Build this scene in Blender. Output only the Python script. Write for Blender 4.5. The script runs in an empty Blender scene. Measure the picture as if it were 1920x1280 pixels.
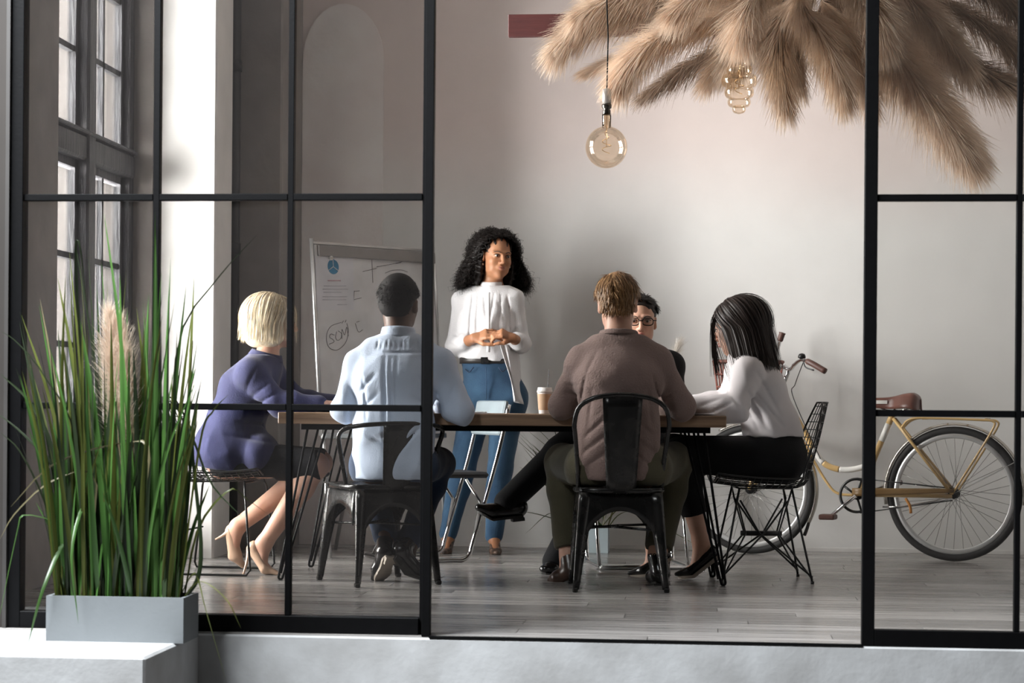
import bpy, math, random
import numpy as np
from mathutils import Vector, Matrix
random.seed(7); rng = np.random.default_rng(7)
S = bpy.context.scene
COL = S.collection
PI = math.pi

# ------------------------------------------------------------------ camera, world, lights, exposure
FPX = 3800.0            # focal length in pixels of the 1920 px wide frame
YAW, ROLL, EYE, HOR = math.radians(5.6), 0.008, 0.80, 758.0
cd = bpy.data.cameras.new('camera'); cam = bpy.data.objects.new('camera', cd); COL.objects.link(cam)
cd.sensor_width = 36.0; cd.lens = FPX/1920*36; cd.shift_y = (HOR-640)/1920; cd.clip_end = 200
cam.matrix_world = (Matrix.Translation((0, 0, EYE)) @ Matrix.Rotation(YAW, 4, 'Z')
                    @ Matrix.Rotation(PI/2, 4, 'X') @ Matrix.Rotation(ROLL, 4, 'Z'))
cd.dof.use_dof = True; cd.dof.focus_distance = 9.4; cd.dof.aperture_fstop = 4.5
S.camera = cam
S.view_settings.view_transform = 'Standard'; S.view_settings.look = 'None'
S.view_settings.gamma = 1; S.view_settings.use_curve_mapping = False
S.view_settings.exposure = 0.0

wd = bpy.data.worlds.new('world'); S.world = wd; wd.use_nodes = True
bg = wd.node_tree.nodes['Background']; bg.inputs[0].default_value = (0.95, 0.97, 1.0, 1); bg.inputs[1].default_value = 1.6

def area(name, loc, target, sx, sy, power, color):
    l = bpy.data.lights.new(name, 'AREA'); l.shape = 'RECTANGLE'; l.size = sx; l.size_y = sy
    l.energy = power; l.color = color
    o = bpy.data.objects.new(name, l); COL.objects.link(o); o.location = loc
    d = Vector(target)-Vector(loc)
    o.rotation_euler = d.to_track_quat('-Z', 'Y').to_euler()
    return o
area('window_daylight', (-3.75, 8.6, 1.85), (0.2, 9.6, 1.45), 3.0, 3.2, 2350, (1.0, 0.97, 0.94))
area('hall_fill', (-3.5, 4.9, 4.4), (-1.2, 6.6, 0), 2.8, 1.0, 1150, (0.93, 0.97, 1.0))  # added overhead fill for ledge and step, under a closed hall ceiling

# ------------------------------------------------------------------ pixel helpers (photograph pixels -> points at a real depth)
cY, sY = math.cos(YAW), math.sin(YAW); cR, sR = math.cos(ROLL), math.sin(ROLL)
def ray(px, py):
    u, v = px-960, py-HOR
    u0, v0 = u*cR+v*sR, -u*sR+v*cR
    a, b = u0/FPX, -v0/FPX
    return np.array([cY*a-sY, sY*a+cY, b])
def J(px, py, Y):
    d = ray(px, py); t = Y/d[1]
    return np.array([d[0]*t, Y, EYE+d[2]*t])
def G(px, py, z=0.0):
    d = ray(px, py); t = (z-EYE)/d[2]
    return np.array([d[0]*t, d[1]*t, z])
def PX(p):
    p = np.asarray(p, float); a = cY*p[0]+sY*p[1]; d = -sY*p[0]+cY*p[1]; u0 = a/d*FPX; v0 = -(p[2]-EYE)/d*FPX
    return (960+u0*cR-v0*sR, HOR+u0*sR+v0*cR)
def nrm(v):
    v = np.asarray(v, float); return v/(np.linalg.norm(v)+1e-12)

# ------------------------------------------------------------------ materials
def mat(name, col, rough=0.6, metal=0.0, col2=None, scale=8.0, stretch=(1, 1, 1), bump=0.0, bscale=None, spec=0.5,
        trans=0.0, sheen=0.0, sss=0.0, coat=0.0, detail=4, lo=0.35, hi=0.65, rvar=0.0, rand=0.0):
    m = bpy.data.materials.new(name); m.use_nodes = True; nt = m.node_tree; N = nt.nodes; L = nt.links
    b = N['Principled BSDF']; out = N['Material Output']
    b.inputs['Roughness'].default_value = rough; b.inputs['Metallic'].default_value = metal
    b.inputs['Specular IOR Level'].default_value = spec
    if sheen: b.inputs['Sheen Weight'].default_value = sheen
    if coat: b.inputs['Coat Weight'].default_value = coat
    if sss:
        b.inputs['Subsurface Weight'].default_value = sss; b.inputs['Subsurface Radius'].default_value = (0.02, 0.008, 0.004)
        b.inputs['Subsurface Scale'].default_value = 0.4
    tc = N.new('ShaderNodeTexCoord'); mp = N.new('ShaderNodeMapping'); mp.inputs['Scale'].default_value = stretch
    L.new(tc.outputs['Object'], mp.inputs[0])
    nz = N.new('ShaderNodeTexNoise'); nz.inputs['Scale'].default_value = scale; nz.inputs['Detail'].default_value = detail
    L.new(mp.outputs[0], nz.inputs[0])
    c1 = tuple(col)+(1,); c2 = tuple(col2 if col2 else [c*0.86 for c in col])+(1,)
    rp = N.new('ShaderNodeValToRGB'); rp.color_ramp.elements[0].position = lo; rp.color_ramp.elements[1].position = hi
    rp.color_ramp.elements[0].color = c2; rp.color_ramp.elements[1].color = c1
    L.new(nz.outputs[0], rp.inputs[0]); src = rp.outputs[0]
    if rand:
        oi = N.new('ShaderNodeObjectInfo'); hs = N.new('ShaderNodeHueSaturation')
        mr = N.new('ShaderNodeMapRange'); mr.inputs[3].default_value = 1-rand; mr.inputs[4].default_value = 1+rand
        L.new(oi.outputs['Random'], mr.inputs[0]); L.new(mr.outputs[0], hs.inputs['Value']); L.new(src, hs.inputs['Color']); src = hs.outputs[0]
    L.new(src, b.inputs['Base Color'])
    if rvar:
        mr = N.new('ShaderNodeMapRange'); mr.inputs[3].default_value = rough-rvar; mr.inputs[4].default_value = rough+rvar
        L.new(nz.outputs[0], mr.inputs[0]); L.new(mr.outputs[0], b.inputs['Roughness'])
    if bump:
        n2 = N.new('ShaderNodeTexNoise'); n2.inputs['Scale'].default_value = bscale or scale*3; n2.inputs['Detail'].default_value = 6
        L.new(mp.outputs[0], n2.inputs[0])
        bp = N.new('ShaderNodeBump'); bp.inputs['Strength'].default_value = bump; bp.inputs['Distance'].default_value = 0.01
        L.new(n2.outputs[0], bp.inputs['Height']); L.new(bp.outputs[0], b.inputs['Normal'])
    if trans:
        tr = N.new('ShaderNodeBsdfTranslucent'); L.new(src, tr.inputs[0]); mx = N.new('ShaderNodeMixShader'); mx.inputs[0].default_value = trans
        L.new(b.outputs[0], mx.inputs[1]); L.new(tr.outputs[0], mx.inputs[2]); L.new(mx.outputs[0], out.inputs[0])
    return m
def glass_mat(name, tint=(0.93, 0.95, 0.94), refl=1.0, rough=0.0, haze=0.0, hazecol=(0.6, 0.56, 0.54)):
    m = bpy.data.materials.new(name); m.use_nodes = True; nt = m.node_tree; N = nt.nodes; L = nt.links
    N.remove(N['Principled BSDF']); out = N['Material Output']
    tr = N.new('ShaderNodeBsdfTransparent'); tr.inputs[0].default_value = tuple(tint)+(1,)
    gl = N.new('ShaderNodeBsdfGlossy'); gl.inputs['Roughness'].default_value = rough
    fr = N.new('ShaderNodeFresnel'); fr.inputs[0].default_value = 1.5
    mu = N.new('ShaderNodeMath'); mu.operation = 'MULTIPLY'; mu.inputs[1].default_value = refl; L.new(fr.outputs[0], mu.inputs[0])
    mx = N.new('ShaderNodeMixShader'); L.new(mu.outputs[0], mx.inputs[0]); L.new(tr.outputs[0], mx.inputs[1]); L.new(gl.outputs[0], mx.inputs[2])
    last = mx
    if haze:
        df = N.new('ShaderNodeBsdfDiffuse'); df.inputs[0].default_value = tuple(hazecol)+(1,)
        nz = N.new('ShaderNodeTexNoise'); nz.inputs['Scale'].default_value = 2.5
        mr = N.new('ShaderNodeMapRange'); mr.inputs[3].default_value = haze*0.5; mr.inputs[4].default_value = haze*1.5; L.new(nz.outputs[0], mr.inputs[0])
        m2 = N.new('ShaderNodeMixShader'); L.new(mr.outputs[0], m2.inputs[0]); L.new(mx.outputs[0], m2.inputs[1]); L.new(df.outputs[0], m2.inputs[2]); last = m2
    L.new(last.outputs[0], out.inputs[0])
    return m
def srgb(r, g, b):
    f = lambda c: (c/255/12.92) if c/255 <= 0.04045 else ((c/255+0.055)/1.055)**2.4
    return (f(r), f(g), f(b))

# ------------------------------------------------------------------ objects
def tag(o, label=None, cat=None, group=None, kind=None):
    if label: o['label'] = label
    if cat: o['category'] = cat
    if group: o['group'] = group
    if kind: o['kind'] = kind
    return o
def link(name, me, m=None, parent=None):
    o = bpy.data.objects.new(name, me); COL.objects.link(o)
    if m is not None: me.materials.append(m)
    if parent is not None:
        o.parent = parent; o.matrix_parent_inverse = parent.matrix_world.inverted()
    return o
def empty(name, loc=(0, 0, 0), rz=0.0):
    o = bpy.data.objects.new(name, None); COL.objects.link(o); o.empty_display_size = 0.1
    o.location = Vector(loc); o.rotation_euler = (0, 0, rz)
    o.matrix_world = Matrix.Translation(Vector(loc)) @ Matrix.Rotation(rz, 4, 'Z')
    return o
def place(root, loc, rz=0.0):
    root.location = Vector(loc); root.rotation_euler = (0, 0, rz)
def mesh_np(name, V, Q, smooth=True):
    V = np.asarray(V, np.float32); Q = np.asarray(Q, np.int32); k = Q.shape[1]
    me = bpy.data.meshes.new(name); me.vertices.add(len(V)); me.vertices.foreach_set('co', V.ravel())
    me.loops.add(Q.size); me.loops.foreach_set('vertex_index', Q.ravel())
    me.polygons.add(len(Q)); me.polygons.foreach_set('loop_start', np.arange(0, Q.size, k, dtype=np.int32))
    me.polygons.foreach_set('use_smooth', np.full(len(Q), smooth)); me.update(calc_edges=True)
    return me
def lerp(a, b, t): return a+(b-a)*t
def spline(pts, n):
    P = np.asarray(pts, float)
    if len(P) == 2: return np.array([lerp(P[0], P[1], t) for t in np.linspace(0, 1, n)])
    E = np.vstack([2*P[0]-P[1], P, 2*P[-1]-P[-2]]); out = []
    for t in np.linspace(0, len(P)-1, n):
        i = min(int(t), len(P)-2); f = t-i; a, b, c, d = E[i], E[i+1], E[i+2], E[i+3]
        out.append(0.5*((2*b)+(-a+c)*f+(2*a-5*b+4*c-d)*f*f+(-a+3*b-3*c+d)*f**3))
    return np.array(out)

class MB:
    """collects shapes into one mesh"""
    def __init__(s): s.v, s.f, s.sm = [], [], []
    def add(s, V, F, smooth=False, M=None):
        b = len(s.v)
        for p in V:
            p = Vector(p)
            if M is not None: p = M @ p
            s.v.append(tuple(p))
        for f in F: s.f.append(tuple(i+b for i in f)); s.sm.append(smooth)
        return s
    def box(s, lo, hi, M=None, bev=0.0):
        x0, y0, z0 = lo; x1, y1, z1 = hi
        if bev <= 0:
            V = [(x0,y0,z0),(x1,y0,z0),(x1,y1,z0),(x0,y1,z0),(x0,y0,z1),(x1,y0,z1),(x1,y1,z1),(x0,y1,z1)]
            return s.add(V, [(3,2,1,0),(4,5,6,7),(0,1,5,4),(1,2,6,5),(2,3,7,6),(3,0,4,7)], M=M)
        b = bev; V = []; ring = lambda z, e: [(x0+e,y0+b,z),(x0+b,y0+e,z),(x1-b,y0+e,z),(x1-e,y0+b,z),(x1-e,y1-b,z),(x1-b,y1-e,z),(x0+b,y1-e,z),(x0+e,y1-b,z)]
        for z, e in ((z0, b), (z0+b, 0), (z1-b, 0), (z1, b)):
            V += ring(z, e)
        F = [tuple(range(7, -1, -1)), tuple(range(24, 32))]
        for r in range(3):
            for i in range(8): F.append((r*8+i, r*8+(i+1)%8, (r+1)*8+(i+1)%8, (r+1)*8+i))
        return s.add(V, F, M=M)
    def tube(s, pts, r, n=8, M=None, closed=False, caps=True, smooth=True, flat=None):
        P = np.asarray(pts, float); R = np.broadcast_to(np.asarray(r, float), (len(P),)); m = len(P)
        T = np.gradient(P, axis=0) if not closed else (np.roll(P, -1, 0)-np.roll(P, 1, 0))
        T /= (np.linalg.norm(T, axis=1, keepdims=True)+1e-12)
        up = np.array([0, 0, 1.0]) if abs(T[0][2]) < 0.9 else np.array([1.0, 0, 0])
        V = []; u = nrm(np.cross(T[0], up))
        for i in range(m):
            u = nrm(u-T[i]*np.dot(u, T[i])); w = np.cross(T[i], u)
            for k in range(n):
                a = 2*PI*k/n; e = 1.0 if flat is None else flat
                V.append(P[i]+R[i]*(math.cos(a)*u+e*math.sin(a)*w))
        F = []
        for i in range(m if closed else m-1):
            j = (i+1) % m
            for k in range(n): F.append((i*n+k, i*n+(k+1)%n, j*n+(k+1)%n, j*n+k))
        if caps and not closed: F += [tuple(range(n-1, -1, -1)), tuple(range((m-1)*n, m*n))]
        return s.add(V, F, smooth, M)
    def lathe(s, prof, n=24, M=None, smooth=True, cap=True):
        V = []; F = []
        for r, z in prof:
            for k in range(n): V.append((r*math.cos(2*PI*k/n), r*math.sin(2*PI*k/n), z))
        for i in range(len(prof)-1):
            for k in range(n): F.append((i*n+k, i*n+(k+1)%n, (i+1)*n+(k+1)%n, (i+1)*n+k))
        if cap: F += [tuple(range(n-1, -1, -1)), tuple(range((len(prof)-1)*n, len(prof)*n))]
        return s.add(V, F, smooth, M)
    def prism(s, poly, t0, t1, M=None, axis=1):
        n = len(poly); V = []
        for t in (t0, t1):
            for a, b in poly:
                V.append((a, t, b) if axis == 1 else ((t, a, b) if axis == 0 else (a, b, t)))
        F = [tuple(range(n)), tuple(range(2*n-1, n-1, -1))]+[(i, i+n, (i+1)%n+n, (i+1)%n) for i in range(n)]
        return s.add(V, F, M=M)
    def grid(s, fn, nu, nv, smooth=True, thick=0.0, M=None):
        P = np.array([[fn(u, v) for v in np.linspace(0, 1, nv)] for u in np.linspace(0, 1, nu)])
        F = [(i*nv+j, (i+1)*nv+j, (i+1)*nv+j+1, i*nv+j+1) for i in range(nu-1) for j in range(nv-1)]
        V = P.reshape(-1, 3)
        if thick:
            du = np.gradient(P, axis=0); dv = np.gradient(P, axis=1); nn = np.cross(du, dv); nn /= (np.linalg.norm(nn, axis=2, keepdims=True)+1e-12)
            V2 = (P+nn*thick).reshape(-1, 3); o = len(V); V = np.vstack([V, V2])
            G2 = [tuple(o+i for i in reversed(f)) for f in F]; E = []
            bd = [(i, 0) for i in range(nu)]+[(nu-1, j) for j in range(1, nv)]+[(i, nv-1) for i in range(nu-2, -1, -1)]+[(0, j) for j in range(nv-2, 0, -1)]
            idx = [a*nv+b for a, b in bd]
            for a, b in zip(idx, idx[1:]+idx[:1]): E.append((b, a, a+o, b+o))
            F = F+G2+E
        return s.add(V, F, smooth, M)
    def build(s, name, m, parent=None, local=False):
        me = bpy.data.meshes.new(name); me.from_pydata(s.v, [], s.f); me.polygons.foreach_set('use_smooth', s.sm); me.update()
        o = bpy.data.objects.new(name, me); COL.objects.link(o)
        if m is not None: me.materials.append(m)
        if parent is not None:
            o.parent = parent
            if not local: o.matrix_parent_inverse = parent.matrix_world.inverted()
        return o
def copy_tree(o, parent=None):
    c = o.copy(); COL.objects.link(c)
    if parent is not None: c.parent = parent
    for ch in list(o.children): copy_tree(ch, c)
    return c
# ------------------------------------------------------------------ materials of the setting
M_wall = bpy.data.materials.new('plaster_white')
def plaster(m, base, pink_glow, pinklo, pinkhi):
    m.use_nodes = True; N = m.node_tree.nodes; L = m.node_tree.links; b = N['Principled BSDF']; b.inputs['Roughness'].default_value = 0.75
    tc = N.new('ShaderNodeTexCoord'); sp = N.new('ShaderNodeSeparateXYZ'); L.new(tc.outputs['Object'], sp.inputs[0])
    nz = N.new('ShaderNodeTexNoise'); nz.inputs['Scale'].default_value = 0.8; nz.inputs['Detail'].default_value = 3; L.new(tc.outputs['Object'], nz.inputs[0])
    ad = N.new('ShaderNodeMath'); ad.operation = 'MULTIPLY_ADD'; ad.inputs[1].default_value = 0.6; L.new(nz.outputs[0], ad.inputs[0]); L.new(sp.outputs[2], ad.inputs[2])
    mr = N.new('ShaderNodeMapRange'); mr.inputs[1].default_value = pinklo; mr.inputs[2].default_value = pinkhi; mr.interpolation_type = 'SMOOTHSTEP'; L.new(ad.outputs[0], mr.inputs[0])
    mx = N.new('ShaderNodeMix'); mx.data_type = 'RGBA'; L.new(mr.outputs[0], mx.inputs[0]); mx.inputs[6].default_value = tuple(base)+(1,); mx.inputs[7].default_value = tuple(pink_glow)+(1,)
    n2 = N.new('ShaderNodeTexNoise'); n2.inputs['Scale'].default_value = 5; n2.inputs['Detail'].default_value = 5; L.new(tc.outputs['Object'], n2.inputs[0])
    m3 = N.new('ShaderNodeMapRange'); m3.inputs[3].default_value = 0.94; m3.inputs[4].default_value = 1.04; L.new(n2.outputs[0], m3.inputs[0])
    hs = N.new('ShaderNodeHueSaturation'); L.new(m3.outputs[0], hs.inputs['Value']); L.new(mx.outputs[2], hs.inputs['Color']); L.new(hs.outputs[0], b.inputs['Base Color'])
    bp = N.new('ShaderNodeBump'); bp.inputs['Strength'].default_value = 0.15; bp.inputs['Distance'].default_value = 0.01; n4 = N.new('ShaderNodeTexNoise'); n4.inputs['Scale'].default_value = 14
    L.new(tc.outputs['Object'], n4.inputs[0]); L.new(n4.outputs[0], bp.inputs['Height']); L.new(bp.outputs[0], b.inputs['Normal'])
plaster(M_wall, (0.80, 0.79, 0.775), (0.74, 0.645, 0.615), 2.05, 2.75)  # pinkish glow high on the wall is painted into the plaster colour
M_ceil = mat('ceiling_paint', (0.82, 0.81, 0.79), 0.9)
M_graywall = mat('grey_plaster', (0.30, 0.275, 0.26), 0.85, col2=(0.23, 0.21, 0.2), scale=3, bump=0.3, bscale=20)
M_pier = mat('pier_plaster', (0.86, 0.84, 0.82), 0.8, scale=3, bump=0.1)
M_conc = mat('concrete', (0.56, 0.57, 0.58), 0.75, col2=(0.40, 0.40, 0.40), scale=4.5, bump=0.1, bscale=40, detail=8, lo=0.3, hi=0.62)
M_hall = mat('hall_wall_brown', (0.024, 0.019, 0.016), 0.8)
M_hfloor = mat('hall_floor_dark', (0.05, 0.046, 0.043), 0.6)
M_black = mat('black_steel', (0.004, 0.004, 0.0045), 0.5, spec=0.1, scale=30, bump=0.05)
M_pipe = mat('black_pipe_paint', (0.012, 0.012, 0.014), 0.5, bump=0.25, bscale=25)
M_oldwood = mat('dark_window_wood', (0.055, 0.055, 0.062), 0.55, col2=(0.022, 0.022, 0.026), scale=9, stretch=(4, 4, 0.6), bump=0.6, bscale=14)
M_glass = glass_mat('partition_glass', (0.95, 0.95, 0.945), 0.8, haze=0.008, hazecol=(0.75, 0.68, 0.66))
M_wglass = glass_mat('window_glass', (0.92, 0.93, 0.93), 1.0, haze=0.05)
M_under = mat('subfloor', (0.10, 0.095, 0.09), 0.8)

def plankmat():
    m = bpy.data.materials.new('grey_oak_plank'); m.use_nodes = True; N = m.node_tree.nodes; L = m.node_tree.links; b = N['Principled BSDF']
    tc = N.new('ShaderNodeTexCoord'); oi = N.new('ShaderNodeObjectInfo'); mp = N.new('ShaderNodeMapping'); mp.inputs['Scale'].default_value = (0.9, 16, 1)
    cb = N.new('ShaderNodeCombineXYZ'); m0 = N.new('ShaderNodeMath'); m0.operation = 'MULTIPLY'; m0.inputs[1].default_value = 40; L.new(oi.outputs['Random'], m0.inputs[0]); L.new(m0.outputs[0], cb.inputs[0]); L.new(m0.outputs[0], cb.inputs[1])
    L.new(cb.outputs[0], mp.inputs['Location']); L.new(tc.outputs['Object'], mp.inputs[0])
    nz = N.new('ShaderNodeTexNoise'); nz.inputs['Scale'].default_value = 2.2; nz.inputs['Detail'].default_value = 7; nz.inputs['Roughness'].default_value = 0.6; L.new(mp.outputs[0], nz.inputs[0])
    rp = N.new('ShaderNodeValToRGB'); e = rp.color_ramp.elements; e[0].position = 0.3; e[0].color = (0.15, 0.14, 0.134, 1); e[1].position = 0.72; e[1].color = (0.42, 0.40, 0.385, 1); L.new(nz.outputs[0], rp.inputs[0])
    mr = N.new('ShaderNodeMapRange'); mr.inputs[3].default_value = 0.72; mr.inputs[4].default_value = 1.25; L.new(oi.outputs['Random'], mr.inputs[0])
    hs = N.new('ShaderNodeHueSaturation'); L.new(mr.outputs[0], hs.inputs['Value']); L.new(rp.outputs[0], hs.inputs['Color']); L.new(hs.outputs[0], b.inputs['Base Color'])
    r2 = N.new('ShaderNodeMapRange'); r2.inputs[3].default_value = 0.17; r2.inputs[4].default_value = 0.30; L.new(nz.outputs[0], r2.inputs[0]); L.new(r2.outputs[0], b.inputs['Roughness'])
    bp = N.new('ShaderNodeBump'); bp.inputs['Strength'].default_value = 0.03; bp.inputs['Distance'].default_value = 0.002; L.new(nz.outputs[0], bp.inputs['Height']); L.new(bp.outputs[0], b.inputs['Normal'])
    return m
M_plank = plankmat()

# ------------------------------------------------------------------ room shell
YG, YB, XL, XR_, ZC = 6.97, 11.33, -2.86, 4.2, 3.9       # glass plane, back wall, left wall, right wall, ceiling
def struct(name, mb, m, parent=None):
    o = mb.build(name, m, parent)
    if parent is None: o['kind'] = 'structure'
    return o
floor = struct('floor', MB().box((XL-0.3, YG-0.05, -0.2), (XR_+0.2, YB+0.2, -0.012)), M_under)
pw = 0.145; plen = [1.45, 1.1, 1.7]
mesh_cache = {}
y = YG-0.05; row = 0
while y < YB:
    y1 = min(y+pw, YB); x = XL - rng.uniform(0, 1.2)
    while x < XR_:
        l = plen[int(rng.integers(0, 3))]; xa, xb = max(x, XL), min(x+l, XR_)
        if xb-xa > 0.05:
            key = (round(xb-xa, 3), round(y1-y, 3))
            if key not in mesh_cache:
                w, d = (xb-xa)/2-0.0012, (y1-y)/2-0.0012
                mb = MB().box((-w, -d, -0.012), (w, d, 0), bev=0.0008); o = mb.build('plank', M_plank, floor, local=True); mesh_cache[key] = o.data
            else:
                o = bpy.data.objects.new('plank', mesh_cache[key]); COL.objects.link(o); o.parent = floor
            o.location = ((xa+xb)/2, (y+y1)/2, -0.0004*float(rng.random()))
        x += l
    y += pw; row += 1
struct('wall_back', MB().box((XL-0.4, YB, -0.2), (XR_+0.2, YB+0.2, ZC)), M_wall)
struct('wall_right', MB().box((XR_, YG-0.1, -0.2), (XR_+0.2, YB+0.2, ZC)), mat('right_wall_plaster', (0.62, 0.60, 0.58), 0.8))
struct('ceiling', MB().box((XL-0.4, YG-0.1, ZC), (XR_+0.2, YB+0.2, ZC+0.2)), M_ceil)
# left wall with the tall window opening
W1a, W1b, WZ0, WZ1 = 8.66, 10.17, 0.12, 3.3
wl = MB(); t = 0.27
wl.box((XL-t, YG-0.1, -0.2), (XL, W1a, ZC)).box((XL-t, W1b, -0.2), (XL, YB, ZC))
for a, b in ((W1a, W1b),):
    wl.box((XL-t, a, -0.2), (XL, b, WZ0)).box((XL-t, a, WZ1), (XL, b, ZC))
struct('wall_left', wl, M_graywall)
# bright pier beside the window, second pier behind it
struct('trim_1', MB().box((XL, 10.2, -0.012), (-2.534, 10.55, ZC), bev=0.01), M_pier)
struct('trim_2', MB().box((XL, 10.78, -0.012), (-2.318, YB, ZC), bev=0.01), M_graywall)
# shallow arched plaster panel on the back wall
pl, pr = J(566, 500, YB)[0], J(717, 500, YB)[0]; zt, zs = J(640, 8, YB)[2], J(640, 115, YB)[2]
poly = [(pl, 0.0), (pr, 0.0), (pr, zs)]+[((pl+pr)/2+(pr-pl)/2*math.cos(a), zs+(zt-zs)*math.sin(a)) for a in np.linspace(0.15, PI-0.15, 14)]+[(pl, zs)]
M_arch = mat('arch_plaster', (0.84, 0.80, 0.78), 0.8, col2=(0.76, 0.69, 0.67), scale=3, bump=0.4, bscale=16)
struct('trim_3', MB().prism(poly, YB-0.018, YB+0.01), M_arch)
struct('baseboard_back', MB().box((-2.318, YB-0.008, 0), (XR_, YB, 0.022)), M_pier)

# windows: deep wooden frame of two sashes, one above the other
def make_window(n, a, b):
    root = empty('window_%d' % n, (XL-0.16, (a+b)/2, WZ0)); root['kind'] = 'structure'
    xo, xi = XL-0.22, XL-0.10
    fr = MB()
    fr.box((xo, a, WZ0), (xi, a+0.075, WZ1)).box((xo, b-0.075, WZ0), (xi, b, WZ1)).box((xo, a, WZ1-0.07), (xi, b, WZ1)).box((xo, a, WZ0), (xi, b, WZ0+0.07))
    fr.build('window_frame', M_oldwood, root)
    mid = (a+b)/2
    MB().box((xo-0.02, mid-0.06, WZ0), (xi+0.02, mid+0.06, WZ1), bev=0.012).build('mullion', M_oldwood, root)
    zt_ = 2.0
    MB().box((xo-0.03, a, zt_-0.06), (xi+0.01, b, zt_+0.06), bev=0.012).build('transom', M_oldwood, root)
    MB().box((xo-0.02, a+0.01, zt_+0.06), (xi+0.03, b-0.01, zt_+0.08), bev=0.008).build('transom_ledge', M_oldwood, root)
    for (y0, y1) in ((a+0.075, mid-0.06), (mid+0.06, b-0.075)):
        for (z0, z1) in ((WZ0+0.07, zt_-0.06), (zt_+0.06, WZ1-0.07)):
            sash = MB(); s = 0.038; xs0, xs1 = xo+0.03, xo+0.085
            sash.box((xs0, y0, z0), (xs1, y0+s, z1)).box((xs0, y1-s, z0), (xs1, y1, z1)).box((xs0, y0, z0), (xs1, y1, z0+s)).box((xs0, y0, z1-s), (xs1, y1, z1))
            so = sash.build('sash', M_oldwood, root)
            ym = (y0+y1)/2
            MB().box((xs0+0.008, ym-0.014, z0+s), (xs1-0.008, ym+0.014, z1-s)).build('glazing_bar', M_oldwood, so)
            nr = 4 if z1 < 2.2 else 3
            zz = np.linspace(z0+s, z1-s, nr+1)
            for zc in zz[1:-1]: MB().box((xs0+0.008, y0+s, zc-0.014), (xs1-0.008, y1-s, zc+0.014)).build('glazing_bar', M_oldwood, so)
            for i in range(nr):
                for (ya, yb) in ((y0+s, ym-0.014), (ym+0.014, y1-s)):
                    MB().box((xs0+0.025, ya, zz[i]+0.012), (xs0+0.029, yb, zz[i+1]-0.012)).build('pane', M_wglass, so)
    return root
make_window(1, W1a, W1b)
# the sunlit building across the street
fac = empty('brick_building', (-9.0, 15.0, -3.0)); tag(fac, 'pale pinkish brick building seen through the tall left window', 'building')
M_brick = mat('pink_brick', (0.62, 0.40, 0.34), 0.85, col2=(0.5, 0.3, 0.25), scale=6)
M_stone = mat('pale_stone', (0.8, 0.76, 0.72), 0.8)
MB().box((-9.6, 8, -3), (-9.0, 30, 9)).build('facade', M_brick, fac)
for k in range(6):
    yk = 9.5+k*3.2
    w = MB().box((-9.0, yk, -0.6), (-8.92, yk+1.3, 2.2)).build('window_surround', M_stone, fac)
    MB().box((-8.95, yk+0.15, -0.45), (-8.915, yk+1.15, 2.05)).build('pane', mat('dark_pane', (0.2, 0.22, 0.25), 0.1), w)
MB().box((-9.05, 8, 3.3), (-8.85, 30, 3.6)).build('cornice', M_stone, fac)

# black vertical pipe beside the pier
pb = J(432, 1040, 10.66)
pip = empty('pipe', (pb[0], 10.66, 0)); tag(pip, 'thick black vertical pipe standing behind the bright white pier', 'pipe')
MB().tube([(pb[0], 10.66, 0), (pb[0], 10.66, 1.5), (pb[0], 10.66, ZC)], 0.036, 14).build('pipe_run', M_pipe, pip)
for z in (0.5, 1.62, 2.6): MB().lathe([(0.036, -0.03), (0.042, -0.03), (0.042, 0.03), (0.036, 0.03)], 16, Matrix.Translation((pb[0], 10.66, z))).build('collar', M_pipe, pip)

# ------------------------------------------------------------------ concrete step and ledge, hall
HZ = -0.55
struct('trim_4', MB().box((-3.2, YG-0.06, HZ), (XR_+0.2, YG+0.02, -0.006), bev=0.006), M_conc)
lf, lb = G(250, 1238), G(385, 1190)
xw = -1.765
ledge = MB().box((-3.2, 6.235, HZ), (xw, YG-0.06, -0.004), bev=0.008)
struct('trim_5', ledge, M_conc)
struct('floor_hall', MB().box((-5, -3, HZ-0.1), (XR_+0.2, YG-0.05, HZ)), M_hfloor)
struct('wall_hall', MB().box((-5.2, -3, HZ), (-5.0, YG+0.1, 4.6)), M_hall)
struct('ceiling_hall', MB().box((-5.2, -3, 4.6), (XR_+0.4, YG+0.1, 4.8)), M_hall)
struct('wall_hall_right', MB().box((XR_+0.2, -3, HZ), (XR_+0.4, YG, 4.6)), M_hall)
struct('wall_hall_back', MB().box((-5.2, -3.2, HZ), (XR_+0.4, -3, 4.6)), M_hall)
xs = lambda px, py=760, Y=YG: J(px, py, Y)[0]
struct('wall_front_left', MB().box((-5.0, YG-0.03, HZ), (xs(15), YG+0.12, 4.6)), M_hall)
struct('wall_front_header', MB().box((xs(15), YG-0.03, 2.30), (XR_+0.2, YG+0.10, 4.6)), M_hall)  # unseen; underside lowered to keep the hall lamp off the seated backs
struct('trim_6', MB().box((xs(15), YG-0.045, -0.004), (xs(22), YG+0.1, 2.30)), mat('jamb_grey', (0.04, 0.036, 0.034), 0.6))

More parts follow.
